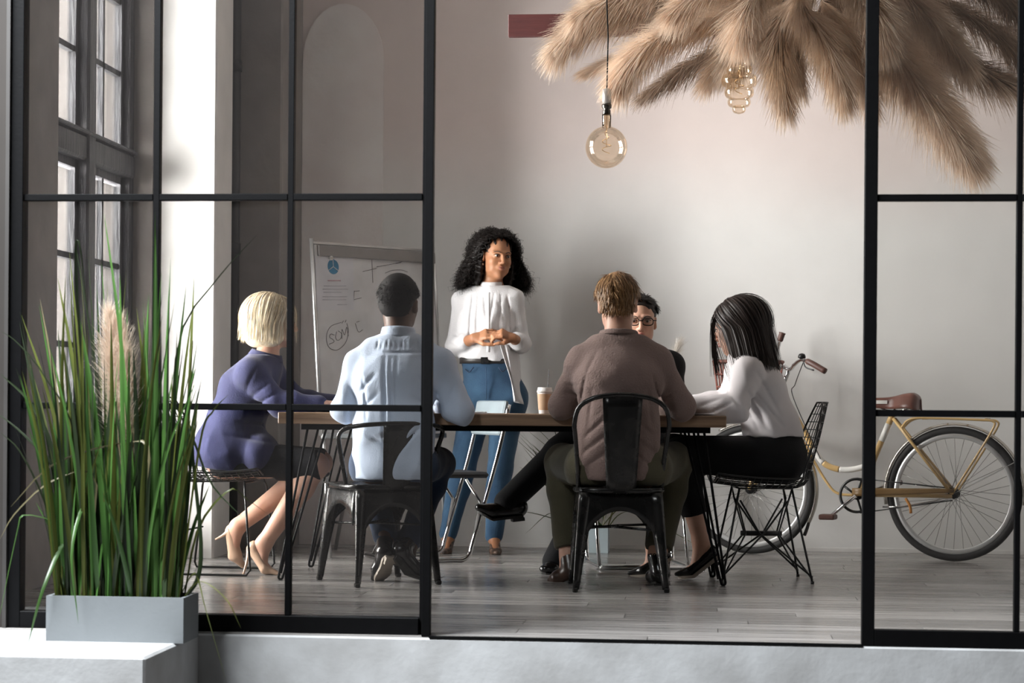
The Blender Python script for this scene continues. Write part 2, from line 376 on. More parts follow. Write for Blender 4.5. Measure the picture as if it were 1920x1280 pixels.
# ------------------------------------------------------------------ black steel glazed partition (left) and sliding door (right)
def bar(name, x0, x1, z0, z1, y0, y1, parent): return MB().box((x0, y0, z0), (x1, y1, z1), bev=0.002).build(name, M_black, parent)
zH1, zH2 = J(500, 370, YG)[2], J(500, 763, YG)[2]
part = empty('glass_partition', (xs(400), YG, 0)); tag(part, 'black steel framed glass partition left of the open doorway', 'partition')
ztop = 2.30
xa, xb = xs(22), xs(812)
bar('stile', xa, xs(45), -0.004, ztop, YG-0.03, YG+0.03, part)
bar('stile', xs(790), xs(802), -0.004, ztop, YG-0.012, YG+0.03, part)
bar('stile', xs(797), xs(813), -0.004, ztop, YG-0.05, YG-0.014, part)
bar('bottom_rail', xs(45), xs(790), 0.0, J(500, 1152, YG)[2], YG-0.03, YG+0.03, part)
bar('top_rail', xs(45), xs(790), 2.255, ztop, YG-0.03, YG+0.03, part)
vx = [xs(45), (xs(286), xs(298)), (xs(538), xs(549)), xs(790)]
for v in (vx[1], vx[2]): bar('glazing_bar', v[0], v[1], J(500, 1152, YG)[2], 2.255, YG-0.016, YG+0.016, part)
zrows = [(J(500, 1152, YG)[2], zH2-0.011), (zH2+0.011, zH1-0.012), (zH1+0.012, 2.255)]
cols = [(vx[0], vx[1][0]), (vx[1][1], vx[2][0]), (vx[2][1], vx[3])]
for c in cols:
    for z in (zH2, zH1): bar('glazing_bar', c[0], c[1], z-0.0115, z+0.0115, YG-0.018, YG+0.018, part)
    for r in zrows: MB().box((c[0]-0.004, YG-0.003, r[0]-0.004), (c[1]+0.004, YG+0.003, r[1]+0.004)).build('glass_pane', M_glass, part)
door = empty('sliding_glass_door', (xs(1700), YG-0.045, 0)); tag(door, 'black steel sliding glass door pushed to the right of the doorway', 'door')
yd = YG-0.03; x0, x1 = J(1618, 760, yd)[0], J(2190, 760, yd)[0]; yA, yB_ = yd-0.022, yd+0.022
zb0, zb1 = -0.035, J(1750, 1181, yd)[2]
z1_, z2_ = J(1750, 371, yd)[2], J(1750, 775, yd)[2]
bar('stile', x0, J(1642, 760, yd)[0], zb0, ztop, yA, yB_, door); bar('stile', x1-0.045, x1, zb0, ztop, yA, yB_, door)
xm0, xm1 = J(1903, 760, yd)[0], J(1914, 760, yd)[0]; xe = J(1642, 760, yd)[0]
bar('bottom_rail', xe, x1-0.045, zb0, zb1, yA, yB_, door); bar('top_rail', xe, x1-0.045, 2.255, ztop, yA, yB_, door)
bar('glazing_bar', xm0, xm1, zb1, 2.255, yd-0.014, yd+0.014, door)
for c in ((xe, xm0), (xm1, x1-0.045)):
    for z in (z2_, z1_): bar('glazing_bar', c[0], c[1], z-0.0115, z+0.0115, yd-0.016, yd+0.016, door)
    for r in ((zb1, z2_-0.0115), (z2_+0.0115, z1_-0.0115), (z1_+0.0115, 2.255)):
        MB().box((c[0]-0.004, yd-0.003, r[0]-0.004), (c[1]+0.004, yd+0.003, r[1]+0.004)).build('glass_pane', M_glass, door)
struct('trim_7', MB().box((xs(812), YG-0.062, -0.0055), (x0, YG-0.045, 0.0015)), M_black)
# ------------------------------------------------------------------ furniture materials
M_tabletop = mat('table_oak', (0.30, 0.19, 0.115), 0.45, col2=(0.17, 0.10, 0.06), scale=3, stretch=(0.8, 14, 14), bump=0.15)
M_edge = mat('table_oak_edge', (0.33, 0.21, 0.13), 0.5, col2=(0.2, 0.12, 0.075), scale=3, stretch=(0.8, 14, 14))
M_gun = mat('gunmetal', (0.05, 0.048, 0.047), 0.27, metal=0.75, col2=(0.03, 0.03, 0.03), scale=14, rvar=0.08)
M_blackwire = mat('black_wire', (0.012, 0.012, 0.013), 0.35, spec=0.5)
M_chrome = mat('chrome', (0.75, 0.75, 0.76), 0.12, metal=1.0, col2=(0.6, 0.6, 0.6))
M_blkpad = mat('black_pad', (0.02, 0.02, 0.021), 0.6, bump=0.1)
M_greypad = mat('grey_back_panel', (0.21, 0.25, 0.27), 0.5)
M_white = mat('white_board', (0.84, 0.845, 0.86), 0.3, coat=0.2)
M_paper = mat('white_paper', (0.82, 0.83, 0.88), 0.7)
M_alu = mat('aluminium', (0.72, 0.72, 0.72), 0.3, metal=0.9)
M_greyplastic = mat('grey_plastic', (0.33, 0.31, 0.3), 0.5)
M_ink = mat('marker_ink', (0.10, 0.10, 0.11), 0.6)

# ------------------------------------------------------------------ dining table with hairpin legs
TZ = 0.757
tl = J(521, 790, 9.0)[0]; tr = J(1362, 795, 9.0)[0]; TY0, TY1 = 9.0, 9.84
table = empty('dining_table', ((tl+tr)/2, (TY0+TY1)/2, 0)); tag(table, 'long wooden table with black hairpin legs that the seated people share', 'table')
nb = 5; bw = (TY1-TY0)/nb
for i in range(nb):
    MB().box((tl, TY0+i*bw+0.0008, TZ-0.052), (tr, TY0+(i+1)*bw-0.0008, TZ), bev=0.003).build('plank', M_tabletop, table)
fr = MB(); fx0, fx1 = tl+0.10, tr-0.07
fr.box((fx0, TY0+0.035, TZ-0.078), (fx1, TY0+0.075, TZ-0.0525)).box((fx0, TY1-0.075, TZ-0.078), (fx1, TY1-0.035, TZ-0.0525))
for xx in (fx0, fx1-0.04, (fx0+fx1)/2): fr.box((xx, TY0+0.075, TZ-0.074), (xx+0.04, TY1-0.075, TZ-0.0525))
fr.build('steel_frame', M_black, table)
def hairpin(foot, tops):
    mb = MB(); foot = np.array(foot, float)
    for a, b in ((tops[0], tops[1]), (tops[2], tops[2])):
        if a is b:
            mb.tube([np.array(a), lerp(np.array(a), foot+np.array([0, 0, 0.03]), 0.5), foot+np.array([0, 0, 0.03])], 0.0055, 8)
        else:
            a, b = np.array(a), np.array(b); d = nrm(b-a)
            arc = [foot+np.array([0, 0, 0.014])+0.010*(d*math.sin(t)-np.array([0, 0, 1])*math.cos(t)) for t in np.linspace(-1.45, 1.45, 9)]
            mb.tube([a]+arc+[b], 0.0058, 8)
    return mb
gn = lambda px, py: G(px, py)
for (px, py, yy, t0, t1, t2) in ((526, 1087, None, (577, TY0+0.06), (612, TY0+0.05), (597, TY0+0.12)), (1356, 1098, None, (1320, TY0+0.05), (1283, TY0+0.06), (1300, TY0+0.12)),
                     (583, 1063, None, (626, TY1-0.06), (660, TY1-0.05), (640, TY1-0.12)), (1336, 1082, 9.62, (1308, TY1-0.05), (1275, TY1-0.06), (1290, TY1-0.12))):
    f = G(px, py)
    tops = [J(t[0], 812, t[1]) for t in (t0, t1, t2)]
    for tp in tops: tp[2] = TZ-0.07
    f[2] = 0.0
    hairpin(f, tops).build('leg', M_black, table)

# ------------------------------------------------------------------ stacking metal chairs (sheet steel, seen from behind); local: +y = direction the sitter faces
def metal_chair(label, loc, rz, low=False):
    root = empty('metal_chair'); tag(root, label, 'chair', 'dark metal chairs on the near side of the table')
    SZ = 0.445
    def seatf(u, v):
        a = (u-0.5)*2; b = (v-0.5)*2; w = 0.185+0.012*b
        x = w*math.copysign(abs(a)**0.9, a); y = 0.185*b*(1-0.05*a*a)
        return (x, y, SZ-0.010*(1-a*a)*(1-b*b))
    mb = MB().grid(seatf, 15, 15, thick=-0.006)
    mb.build('seat', M_gun, root)
    rim = [(0.187*math.copysign(abs(math.cos(t))**0.55, math.cos(t)), 0.187*math.copysign(abs(math.sin(t))**0.55, math.sin(t)), SZ-0.012) for t in np.linspace(0, 2*PI, 41)[:-1]]
    MB().tube(rim, 0.013, 8, closed=True).build('seat_rim', M_gun, root)
    # hoop of the backrest
    by = -0.175; hoop = [(-0.178, -0.10, SZ-0.02), (-0.186, -0.135, SZ+0.10), (-0.198, -0.18, SZ+0.22), (-0.203, -0.205, SZ+0.28), (-0.185, -0.222, SZ+0.345), (-0.13, -0.235, SZ+0.383), (-0.06, -0.242, SZ+0.397), (0, -0.244, SZ+0.40)]
    if low: hoop = [(-0.180, -0.06, SZ-0.02), (-0.215, -0.10, SZ+0.08), (-0.243, -0.12, SZ+0.175), (-0.250, -0.135, SZ+0.215), (-0.235, -0.165, SZ+0.243), (-0.18, -0.205, SZ+0.258), (-0.09, -0.238, SZ+0.266), (0, -0.246, SZ+0.268)]
    hoop = hoop+[(-x, y, z) for x, y, z in hoop[-2::-1]]
    MB().tube(spline(hoop, 45), 0.0105, 10).build('back_hoop', M_gun, root)
    def splat(u, v):
        w = lerp(0.062, 0.086, v); a = (u-0.5)*2
        return (w*a, lerp(-0.185, -0.243, v)-0.012*(1-a*a)*(1-v*0.6), lerp(SZ-0.02, SZ+(0.268 if low else 0.398), v))
    MB().grid(splat, 7, 9, thick=0.004).build('back_splat', M_gun, root)
    # flared sheet-metal legs
    def leg(sx, sy):
        mb = MB(); n = 11; V = []
        for i in range(n):
            t = i/(n-1); z = lerp(SZ-0.02, 0.012, t); k = t**0.85
            cx = sx*lerp(0.150, 0.196, k); cyy = sy*lerp(0.150, 0.222 if sy < 0 else 0.2, k); w = lerp(0.052, 0.017, t**0.7); r = [(-1, -1), (-0.3, -1.15), (1, -1.0), (1.15, 0.3), (1, 1), (0.4, 0.55), (-0.2, -0.2), (-0.9, -0.6)]
            # L shaped profile, corner pointing outwards
            prof = [(-1.7, -0.1), (-0.5, 0.75), (0.35, 1.0), (0.85, 0.85), (1.0, 0.35), (0.75, -0.5), (-0.1, -1.7), (-0.35, -1.55), (0.25, -0.3), (0.3, 0.3), (-0.3, 0.25), (-1.55, -0.35)]
            for a, b in prof: V.append((cx+sx*a*w*0.62, cyy+sy*b*w*0.62, z))
        m = 12; F = [(i*m+k, i*m+(k+1)%m, (i+1)*m+(k+1)%m, (i+1)*m+k) for i in range(n-1) for k in range(m)]+[tuple(range(m-1, -1, -1)), tuple(range((n-1)*m, n*m))]
        if sx*sy < 0: F = [tuple(reversed(f)) for f in F]
        mb.add(V, F, True)
        mb.box((sx*0.196-0.012, (sy*(0.222 if sy < 0 else 0.2))-0.012, 0), (sx*0.196+0.012, (sy*(0.222 if sy < 0 else 0.2))+0.012, 0.02), bev=0.004)
        return mb
    for sx in (-1, 1):
        for sy in (-1, 1): leg(sx, sy).build('leg', M_gun, root)
    # arched aprons between the legs
    def apron(sy):
        mb = MB()
        def f(u, v):
            x = lerp(-0.155, 0.155, u); arch = 0.10+0.115*abs(2*u-1)**2.3; top = SZ-0.02
            return (x, sy*(0.172+0.02*v*abs(2*u-1)), lerp(top, top-arch+0.02, v))
        return mb.grid(f, 17, 5, thick=0.004)
    for sy in (-1, 1): apron(sy).build('apron', M_gun, root)
    for sx in (-1, 1): MB().grid(lambda u, v: (sx*(0.172+0.012*v), lerp(-0.15, 0.15, u), lerp(SZ-0.02, SZ-0.09-0.09*abs(2*u-1)**2.3, v)), 13, 4, thick=0.004).build('side_apron', M_gun, root)
    br = MB().tube([(-0.178, -0.19, 0.27), (0, -0.02, 0.275), (0.178, 0.17, 0.27)], 0.006, 6).tube([(0.178, -0.19, 0.262), (0, -0.02, 0.267), (-0.178, 0.17, 0.262)], 0.006, 6)
    br.build('cross_brace', M_gun, root)
    place(root, loc, rz); return root
def between(a, b): return (np.asarray(a)+np.asarray(b))/2
fa, fb = G(655, 1102), G(836, 1095); mid = between(fa, fb); rz = math.atan2(fb[1]-fa[1], fb[0]-fa[0])
d = np.array([-math.sin(rz), math.cos(rz), 0]); metal_chair('dark metal chair under the man in the pale blue shirt', mid+d*0.222, rz, True)
fa, fb = G(1088, 1110), G(1240, 1111); mid = between(fa, fb); rz2 = math.atan2(fb[1]-fa[1], fb[0]-fa[0])
d2 = np.array([-math.sin(rz2), math.cos(rz2), 0]); metal_chair('dark metal chair under the man in the brown sweater', mid+d2*0.222, rz2)

# ------------------------------------------------------------------ wire shell chairs; local: +y = sitter's front
def wire_shell():
    SZ = 0.44
    def P(u, v):        # u across -1..1, v 0 (front edge) .. 1 (top of back)
        if v < 0.5:
            t = v/0.5; y = lerp(0.22, -0.155, t); z = SZ-0.012+0.02*(1-t)**3-0.005*t; w = lerp(0.215, 0.21, t); cup = 0.05
        elif v < 0.62:
            t = (v-0.5)/0.12; a = t*PI/2*0.85; y = -0.155-0.075*math.sin(a); z = SZ-0.015+0.075*(1-math.cos(a)); w = lerp(0.21, 0.20, t); cup = 0.055
        else:
            t = (v-0.62)/0.38; y = -0.228-0.085*t; z = SZ+0.05+0.33*t; w = 0.20*(1-0.62*max(0, t-0.45)**1.6/0.55**1.6); cup = 0.06*(1-t*0.4)
        return (u*w, y+(cup*u*u if v > 0.55 else 0), z+(cup*u*u if v <= 0.55 else 0))
    mb = MB()
    for u in np.linspace(-1, 1, 15): mb.tube([P(u*0.97, v) for v in np.linspace(0, 1, 26)], 0.0022, 5)
    for v in np.linspace(0.02, 0.98, 24): mb.tube([P(u, v) for u in np.linspace(-0.97, 0.97, 11)], 0.0022, 5)
    rim = [P(-1, v) for v in np.linspace(0, 1, 26)]+[P(u, 1) for u in np.linspace(-0.9, 0.9, 9)]+[P(1, v) for v in np.linspace(1, 0, 26)]+[P(u, 0) for u in np.linspace(0.9, -0.9, 9)]
    return mb, MB().tube(rim, 0.0045, 6, closed=True)
def wire_chair(label, loc, rz, base):
    root = empty('wire_chair'); tag(root, label, 'chair', 'black wire chairs at the ends of the table')
    a, b = wire_shell(); a.build('wire_shell', M_blackwire, root); b.build('shell_rim', M_blackwire, root)
    if base == 'tower':
        T = {}; r = 0.0045
        for sx in (-1, 1):
            for sy in (-1, 1):
                mb = MB(); top = np.array([sx*0.13, sy*0.12-0.01, 0.425]); ft = np.array([sx*0.20, sy*0.205-0.01, 0.0])
                mb.tube([top, lerp(top, ft, 0.5), ft+np.array([0, 0, 0.004])], r*1.15, 6)
                hub = np.array([sx*0.03, sy*0.075-0.01, 0.215])
                mb.tube([ft+np.array([0, 0, 0.02]), hub, top*np.array([0.35, 1, 1])-np.array([0, 0, 0.05]), top], r, 6)
                mb.tube([ft+np.array([0, 0, 0.03]), np.array([sx*0.02, -sy*0.01-0.01, 0.215]), np.array([sx*0.09, -sy*0.11-0.01, 0.37])], r, 6)
                mb.lathe([(0.0085, 0), (0.0085, 0.012)], 8, Matrix.Translation(Vector(ft)))
                mb.build('leg', M_blackwire, root)
        MB().tube([(0.0, -0.105, 0.215), (0, 0.085, 0.215)], 0.012, 8).build('stretcher', M_blackwire, root)
        MB().tube([(-0.14, -0.13, 0.427), (0.14, -0.13, 0.427), (0.14, 0.11, 0.427), (-0.14, 0.11, 0.427)], r, 6, closed=True).build('seat_bracket', M_blackwire, root)
    else:
        for sx in (-1, 1):
            pts = [(sx*0.16, 0.14, 0.435), (sx*0.19, 0.15, 0.40), (sx*0.205, 0.17, 0.2), (sx*0.21, 0.185, 0.03), (sx*0.21, 0.165, 0.006), (sx*0.21, 0.12, 0.006), (sx*0.21, -0.16, 0.006), (sx*0.21, -0.2, 0.006), (sx*0.21, -0.21, 0.03), (sx*0.205, -0.19, 0.2), (sx*0.18, -0.165, 0.40), (sx*0.15, -0.15, 0.43)]
            MB().tube(pts, 0.0055, 8).build('leg', M_blackwire, root)
        MB().tube([(-0.16, 0.14, 0.43), (0.16, 0.14, 0.43)], 0.0055, 6).build('stretcher', M_blackwire, root)
        MB().tube([(-0.15, -0.15, 0.43), (0.15, -0.15, 0.43)], 0.0055, 6).build('stretcher', M_blackwire, root)
        MB().tube([(-0.205, -0.17, 0.2), (0.205, -0.17, 0.2)], 0.0045, 6).build('stretcher', M_blackwire, root)
    place(root, loc, rz); return root
RW = J(1425, 760, 9.42); LW = J(425, 760, 9.38)
wire_chair('black wire chair with a lattice tower base under the dark haired seated woman', (RW[0]+0.0, 9.42, 0), PI/2+0.12, 'tower')
wire_chair('black wire chair on bent runner legs under the blonde woman', (LW[0]-0.0, 9.36, 0), -PI/2-0.05, 'sled')

# ------------------------------------------------------------------ chrome chairs on the far side; local: +y = sitter's front
def chrome_chair(label, loc, rz):
    root = empty('chrome_chair'); tag(root, label, 'chair', 'chrome chairs on the far side of the table')
    for sx in (-1, 1):
        x = sx*0.22
        pts = [(x, -0.29, 0.80), (x, -0.25, 0.62), (x, -0.20, 0.43), (x, -0.10, 0.10), (x, -0.085, 0.045), (x, -0.05, 0.014), (x, 0.02, 0.0125), (x, 0.30, 0.0125), (x, 0.33, 0.0125)]
        MB().tube(spline(pts, 36), 0.0115, 10).build('leg', M_chrome, root)
        MB().tube([(x, -0.105, 0.12), (x, -0.14, 0.30), (x, -0.06, 0.42)], 0.009, 8).tube([(x, 0.30, 0.0125), (x, 0.20, 0.22), (x, 0.12, 0.42)], 0.0095, 8).build('strut', M_chrome, root)
    MB().tube([(-0.22, 0.33, 0.0125), (0.22, 0.33, 0.0125)], 0.0115, 8).build('floor_bar', M_chrome, root)
    MB().box((-0.21, -0.19, 0.425), (0.21, 0.22, 0.455), bev=0.012).build('seat', M_blkpad, root)
    MB().box((-0.22, -0.012, -0.09), (0.22, 0.012, 0.09), M=Matrix.Translation((0, -0.262, 0.73)) @ Matrix.Rotation(0.2, 4, 'X'), bev=0.008).build('back_panel', M_greypad, root)
    for sx in (-1, 1): MB().lathe([(0.012, 0), (0.012, 0.004)], 8, Matrix.Translation((sx*0.22, 0.29, 0))).build('glide', M_blkpad, root)
    place(root, loc, rz); return root
q = G(908, 1055); chrome_chair('empty chrome and black chair standing between the table and the standing woman', (q[0]-0.25, q[1]+0.20, 0), PI/2+0.45)
q = J(1188, 800, 10.17); chrome_chair('chrome chair under the man with glasses at the far side of the table', (q[0], 10.2, 0), PI+0.22)

# ------------------------------------------------------------------ easel whiteboard
yl, yr = 10.42, 11.0
B0, B1 = J(585, 452, yl), J(813, 472, yr)
ux = nrm(np.array([B1[0]-B0[0], B1[1]-B0[1], 0])); W = np.linalg.norm((B1-B0)[:2]); nv = np.array([ux[1], -ux[0], 0])      # nv points to the viewer
lean = 0.10; up = nrm(np.array([0, 0, 1.0])-nv*lean); nn = nrm(np.cross(ux, up)); ztop_b = (B0[2]+B1[2])/2
wb = empty('whiteboard_easel', (*(B0+ux*W/2)[:2], 0)); tag(wb, 'white flip chart board on aluminium legs with a sheet pinned at its corner', 'whiteboard')
H = 1.0; org = np.array([B0[0], B0[1], ztop_b])
MW = Matrix(((ux[0], nn[0], up[0], org[0]), (ux[1], nn[1], up[1], org[1]), (ux[2], nn[2], up[2], org[2]), (0, 0, 0, 1)))   # local x across, y towards the viewer, z up from the top edge
MB().box((0.012, -0.012, -H), (W-0.012, 0.0, -0.012), M=MW).build('board', M_white, wb)
for x in (0.0, W): MB().tube([MW @ Vector((x, -0.004, 0.02)), MW @ Vector((x, -0.004, -H*0.5)), MW @ Vector((x, -0.004, -H-0.01))], 0.011, 10).build('side_rail', M_alu, wb)
MB().box((0, -0.01, -H-0.03), (W, 0.03, -H), M=MW, bev=0.004).build('pen_tray', M_alu, wb)
MB().box((0.03, -0.01, -0.072), (W, 0.014, -0.012), M=MW, bev=0.004).build('paper_clamp', M_greyplastic, wb)
MB().box((0.0, -0.006, -0.01), (W, 0.008, 0.006), M=MW, bev=0.003).build('top_rail', M_alu, wb)
for x in (0.02, W-0.02):
    a = np.array(MW @ Vector((x, -0.01, -H*0.9))); k = a[2]/(-up[2]) if False else (a[2]/up[2])
    f = a-up*k; MB().tube([a, lerp(a, f, 0.5), f], 0.0105, 10).build('leg', M_alu, wb)
a = np.array(MW @ Vector((W/2, -0.02, -0.45))); f = a-nv*0.36; f[2] = 0; f[1] = min(f[1], YB-0.04)
MB().tube([a, lerp(a, f, 0.5), f], 0.0105, 10).build('leg', M_alu, wb)
def onboard(px, py, dy=0.0):           # photograph pixel -> local board coordinates
    dd = ray(px, py); o = np.array([0, 0, EYE]); p0 = org+nn*dy; t = np.dot(p0-o, nn)/np.dot(dd, nn); p = o+dd*t-org
    return np.dot(p, ux), np.dot(p, up)
def stroke(pts, r=0.0016, dy=0.001):
    L = []
    for px, py in pts:
        x, z = onboard(px, py); L.append(tuple(MW @ Vector((x, dy, z))))
    return L
for pts in ([(627, 628), (620, 626), (618, 632), (624, 636), (626, 641), (617, 645)], [(631, 622), (629, 632), (633, 638), (639, 634), (640, 625), (634, 620)], [(641, 635), (641, 617), (646, 628), (650, 613), (653, 630)],
            [(641, 606), (644, 601)], [(647, 604), (649, 600)],
            [(640, 604), (620, 612), (612, 630), (616, 650), (632, 656), (648, 642), (653, 620), (650, 606)],
            [(664, 546), (674, 545)], [(662, 562), (678, 558)], [(664, 545), (663, 565)], [(668, 604), (674, 602)], [(666, 606), (672, 622), (680, 618)],
            [(697, 485), (699, 530)], [(680, 509), (706, 503)], [(706, 500), (735, 495), (756, 490)], [(742, 494), (752, 492)], [(722, 512), (735, 507), (752, 506), (764, 510)]):
    MB().tube(spline(stroke(pts), 4*len(pts)), 0.0013, 5).build('pen_stroke', M_ink, wb)
pa = [onboard(*p) for p in ((590, 479), (662, 483), (663, 582), (594, 582))]
sheet = MB().add([MW @ Vector((x, 0.003, z)) for x, z in pa]+[MW @ Vector((x, 0.0018, z)) for x, z in pa], [(3, 2, 1, 0), (4, 5, 6, 7), (0, 1, 5, 4), (1, 2, 6, 5), (2, 3, 7, 6), (3, 0, 4, 7)])
pap = empty('paper_sheet', MW @ Vector((pa[0][0], 0.002, pa[3][1]))); tag(pap, 'white printed sheet with a blue pie emblem pinned to the board', 'paper')
sheet.build('sheet', M_paper, pap)
cx, cz = onboard(624, 500); pie = MB()
pie.add([MW @ Vector((cx+0.036*math.cos(a)*(1 if math.sin(a) < 0.9 else 0.8), 0.0038, cz+0.040*math.sin(a)+(0.006 if math.sin(a) > 0.98 else 0))) for a in np.linspace(0, 2*PI, 29)[:-1]], [tuple(range(28))])
pie.build('printed_emblem', mat('print_blue', (0.05, 0.24, 0.42), 0.6), pap)
pl_ = MB()
for a in (PI/2, PI/2+2.094, PI/2+4.189): pl_.tube([MW @ Vector((cx, 0.0042, cz)), MW @ Vector((cx+0.036*math.cos(a), 0.0042, cz+0.04*math.sin(a)))], 0.0022, 4)
pl_.build('printed_star', M_paper, pap)
tx = MB()
for (x0p, x1p, yp) in ((606, 648, 536), (604, 652, 542), (606, 640, 548), (604, 650, 556), (604, 648, 562), (632, 650, 571)):
    tx.tube(stroke([(x0p, yp), (x1p, yp)], dy=0.0036), 0.0013, 4)
tx.build('printed_lines', mat('print_grey', (0.55, 0.56, 0.62), 0.7), pap)
tt = MB().tube(stroke([(614, 526), (638, 526)], dy=0.0036), 0.003, 4); tt.build('printed_title', mat('print_pink', (0.8, 0.55, 0.62), 0.7), pap)
mg = MB(); mx_, mz_ = onboard(619, 484); mg.lathe([(0.0, 0.013), (0.010, 0.012), (0.0125, 0.006), (0.0125, 0)][::-1], 14, MW @ Matrix.Translation((mx_, 0.004, mz_)) @ Matrix.Rotation(-PI/2, 4, 'X'))
mgo = mg.build('magnet', mat('magnet_white', (0.85, 0.84, 0.8), 0.3)); tag(mgo, 'round white magnet holding the printed sheet on the board', 'magnet')

# ------------------------------------------------------------------ things on the table
q = J(1021, 781, 9.45); cup = empty('coffee_cup', (q[0], 9.45, TZ)); tag(cup, 'brown paper coffee cup with white lid and black straw on the table', 'cup')
MC = Matrix.Translation((q[0], 9.45, TZ)); M_kraft = mat('kraft_paper', (0.55, 0.37, 0.24), 0.7); M_cupw = mat('cup_white', (0.82, 0.8, 0.78), 0.4)
MB().lathe([(0.026, 0.0), (0.027, 0.004), (0.0345, 0.100)], 24, MC).build('body', M_cupw, cup)
MB().lathe([(0.0292, 0.018), (0.0352, 0.094)], 24, MC, cap=False).build('sleeve', M_kraft, cup)
MB().lathe([(0.036, 0.100), (0.0375, 0.104), (0.0365, 0.109), (0.034, 0.112), (0.033, 0.122), (0.030, 0.124)], 24, MC).build('lid', M_cupw, cup)
MB().tube([(q[0]+0.012, 9.45, TZ+0.06), (q[0]+0.015, 9.45, TZ+0.14), (q[0]+0.018, 9.45, TZ+0.205)], 0.0022, 6).build('straw', M_ink, cup)
q = J(905, 781, 9.3); ph = empty('paper_note', (q[0], 9.3, TZ)); tag(ph, 'small white paper note lying on the table left of the cup', 'paper')
MB().box((q[0]-0.05, 9.2, TZ+0.0005), (q[0]+0.03, 9.32, TZ+0.003)).build('sheet', M_paper, ph)
MB().box((q[0]-0.04, 9.25, TZ+0.003), (q[0]+0.02, 9.3, TZ+0.009), bev=0.002).build('clip', M_alu, ph)
q = J(1255, 781, 9.2)
for k, (dx, dy, a) in enumerate(((0.0, 0.12, 0.1), (0.14, 0.1, -0.2))):
    o = MB().box((-0.105, -0.148, 0), (0.105, 0.148, 0.004)).build('paper_sheet', M_paper)
    tag(o, ('white sheet of paper before the man in the brown sweater', 'white sheet of paper under the forearm of the dark haired seated woman')[k], 'paper'); place(o, (q[0]+dx, 9.2+dy, TZ+0.001+0.005*k), a)
# ------------------------------------------------------------------ bicycle leaning by the back wall
M_cream = mat('yellow_frame_paint', (0.66, 0.45, 0.20), 0.3, coat=0.5, col2=(0.58, 0.38, 0.16))
M_wband = mat('white_frame_paint', (0.82, 0.8, 0.76), 0.3, coat=0.5)
M_tire = mat('tyre_rubber', (0.018, 0.017, 0.017), 0.7, bump=0.2, bscale=60)
M_rim = mat('rim_alloy', (0.8, 0.8, 0.8), 0.3, metal=0.6)
M_spoke = mat('spoke_steel', (0.35, 0.34, 0.33), 0.35, metal=0.8)
M_leather = mat('brown_leather', (0.17, 0.065, 0.045), 0.4, col2=(0.11, 0.04, 0.028), bump=0.2)
M_brownpl = mat('brown_rubber', (0.10, 0.045, 0.035), 0.5)
M_fender = mat('fender_alloy', (0.6, 0.57, 0.52), 0.25, metal=0.8)
M_guard = mat('chain_guard_paint', (0.22, 0.13, 0.05), 0.4)
M_dark = mat('dark_metal', (0.04, 0.04, 0.04), 0.35, metal=0.7)
M_orange = mat('orange_plastic', (0.5, 0.2, 0.03), 0.5)
M_wicker = mat('red_brown_wicker', (0.22, 0.07, 0.05), 0.6, bump=0.4)
gr, gf = G(1788, 1052), G(1408, 1038)
bx = nrm(gr-gf); bn = np.array([-bx[1], bx[0], 0])*-1.0          # bx: front -> rear ; bn: towards the viewer
bz = np.array([0, 0, 1.0])
Rw = 0.352
def BP(px, py, off=0.0):                                         # photograph pixel on the bicycle's own vertical plane
    o = np.array([0, 0, EYE]); d = ray(px, py); p0 = gr+bn*off; t = np.dot(p0-o, bn)/np.dot(d, bn); return o+d*t
bike = empty('bicycle', (gr+gf)/2); tag(bike, 'yellow city bicycle with brown saddle and grips standing by the white back wall', 'bicycle')
def wheel(c, nsp):
    Mx = Matrix(((bx[0], 0, bn[0], c[0]), (bx[1], 0, bn[1], c[1]), (0, 1, 0, c[2]), (0, 0, 0, 1)))      # local xy = wheel plane, z = axle
    ring = lambda r, n=64: [Mx @ Vector((r*math.cos(a), r*math.sin(a), 0)) for a in np.linspace(0, 2*PI, n+1)[:-1]]
    w = MB().tube(ring(Rw-0.021), 0.021, 12, closed=True).build('wheel', M_tire, bike)
    MB().lathe([(Rw-0.062, -0.010), (Rw-0.058, -0.013), (Rw-0.036, -0.013), (Rw-0.034, 0), (Rw-0.036, 0.013), (Rw-0.058, 0.013), (Rw-0.062, 0.010), (Rw-0.062, -0.010)], 64, Mx, cap=False).build('rim', M_rim, w)
    MB().lathe([(0.006, -0.055), (0.012, -0.05), (0.012, -0.034), (0.026, -0.032), (0.026, -0.028), (0.014, -0.024), (0.014, 0.024), (0.026, 0.028), (0.026, 0.032), (0.012, 0.034), (0.012, 0.05), (0.006, 0.055)], 20, Mx).build('hub', M_dark, w)
    for k in range(nsp):
        a = 2*PI*k/nsp; s = 1 if k % 2 else -1; b = a+s*(0.9 if (k//2) % 2 else -0.9)
        MB().tube([Mx @ Vector((0.024*math.cos(b), 0.024*math.sin(b), s*0.03)), Mx @ Vector(((Rw-0.06)*math.cos(a), (Rw-0.06)*math.sin(a), 0))], 0.0013, 4).build('spoke', M_spoke, w)
    return Mx
rc, fc = gr+bz*Rw, gf+bz*Rw
MR, MF = wheel(rc, 36), wheel(fc, 36)
def fender(Mx, a0, a1, parent):
    mb = MB()
    def f(u, v):
        a = lerp(a0, a1, u); e = (v-0.5)*2; r = Rw+0.018-0.012*e*e
        return Mx @ Vector((r*math.cos(a), r*math.sin(a), 0.027*e))
    return mb.grid(f, 40, 7, thick=0.0015)
fender(MR, math.radians(-8), math.radians(190), bike).build('fender', M_fender, bike)
fender(MF, math.radians(-28), math.radians(120), bike).build('fender', M_fender, bike)
fl = MF @ Vector((Rw+0.012, 0, 0))
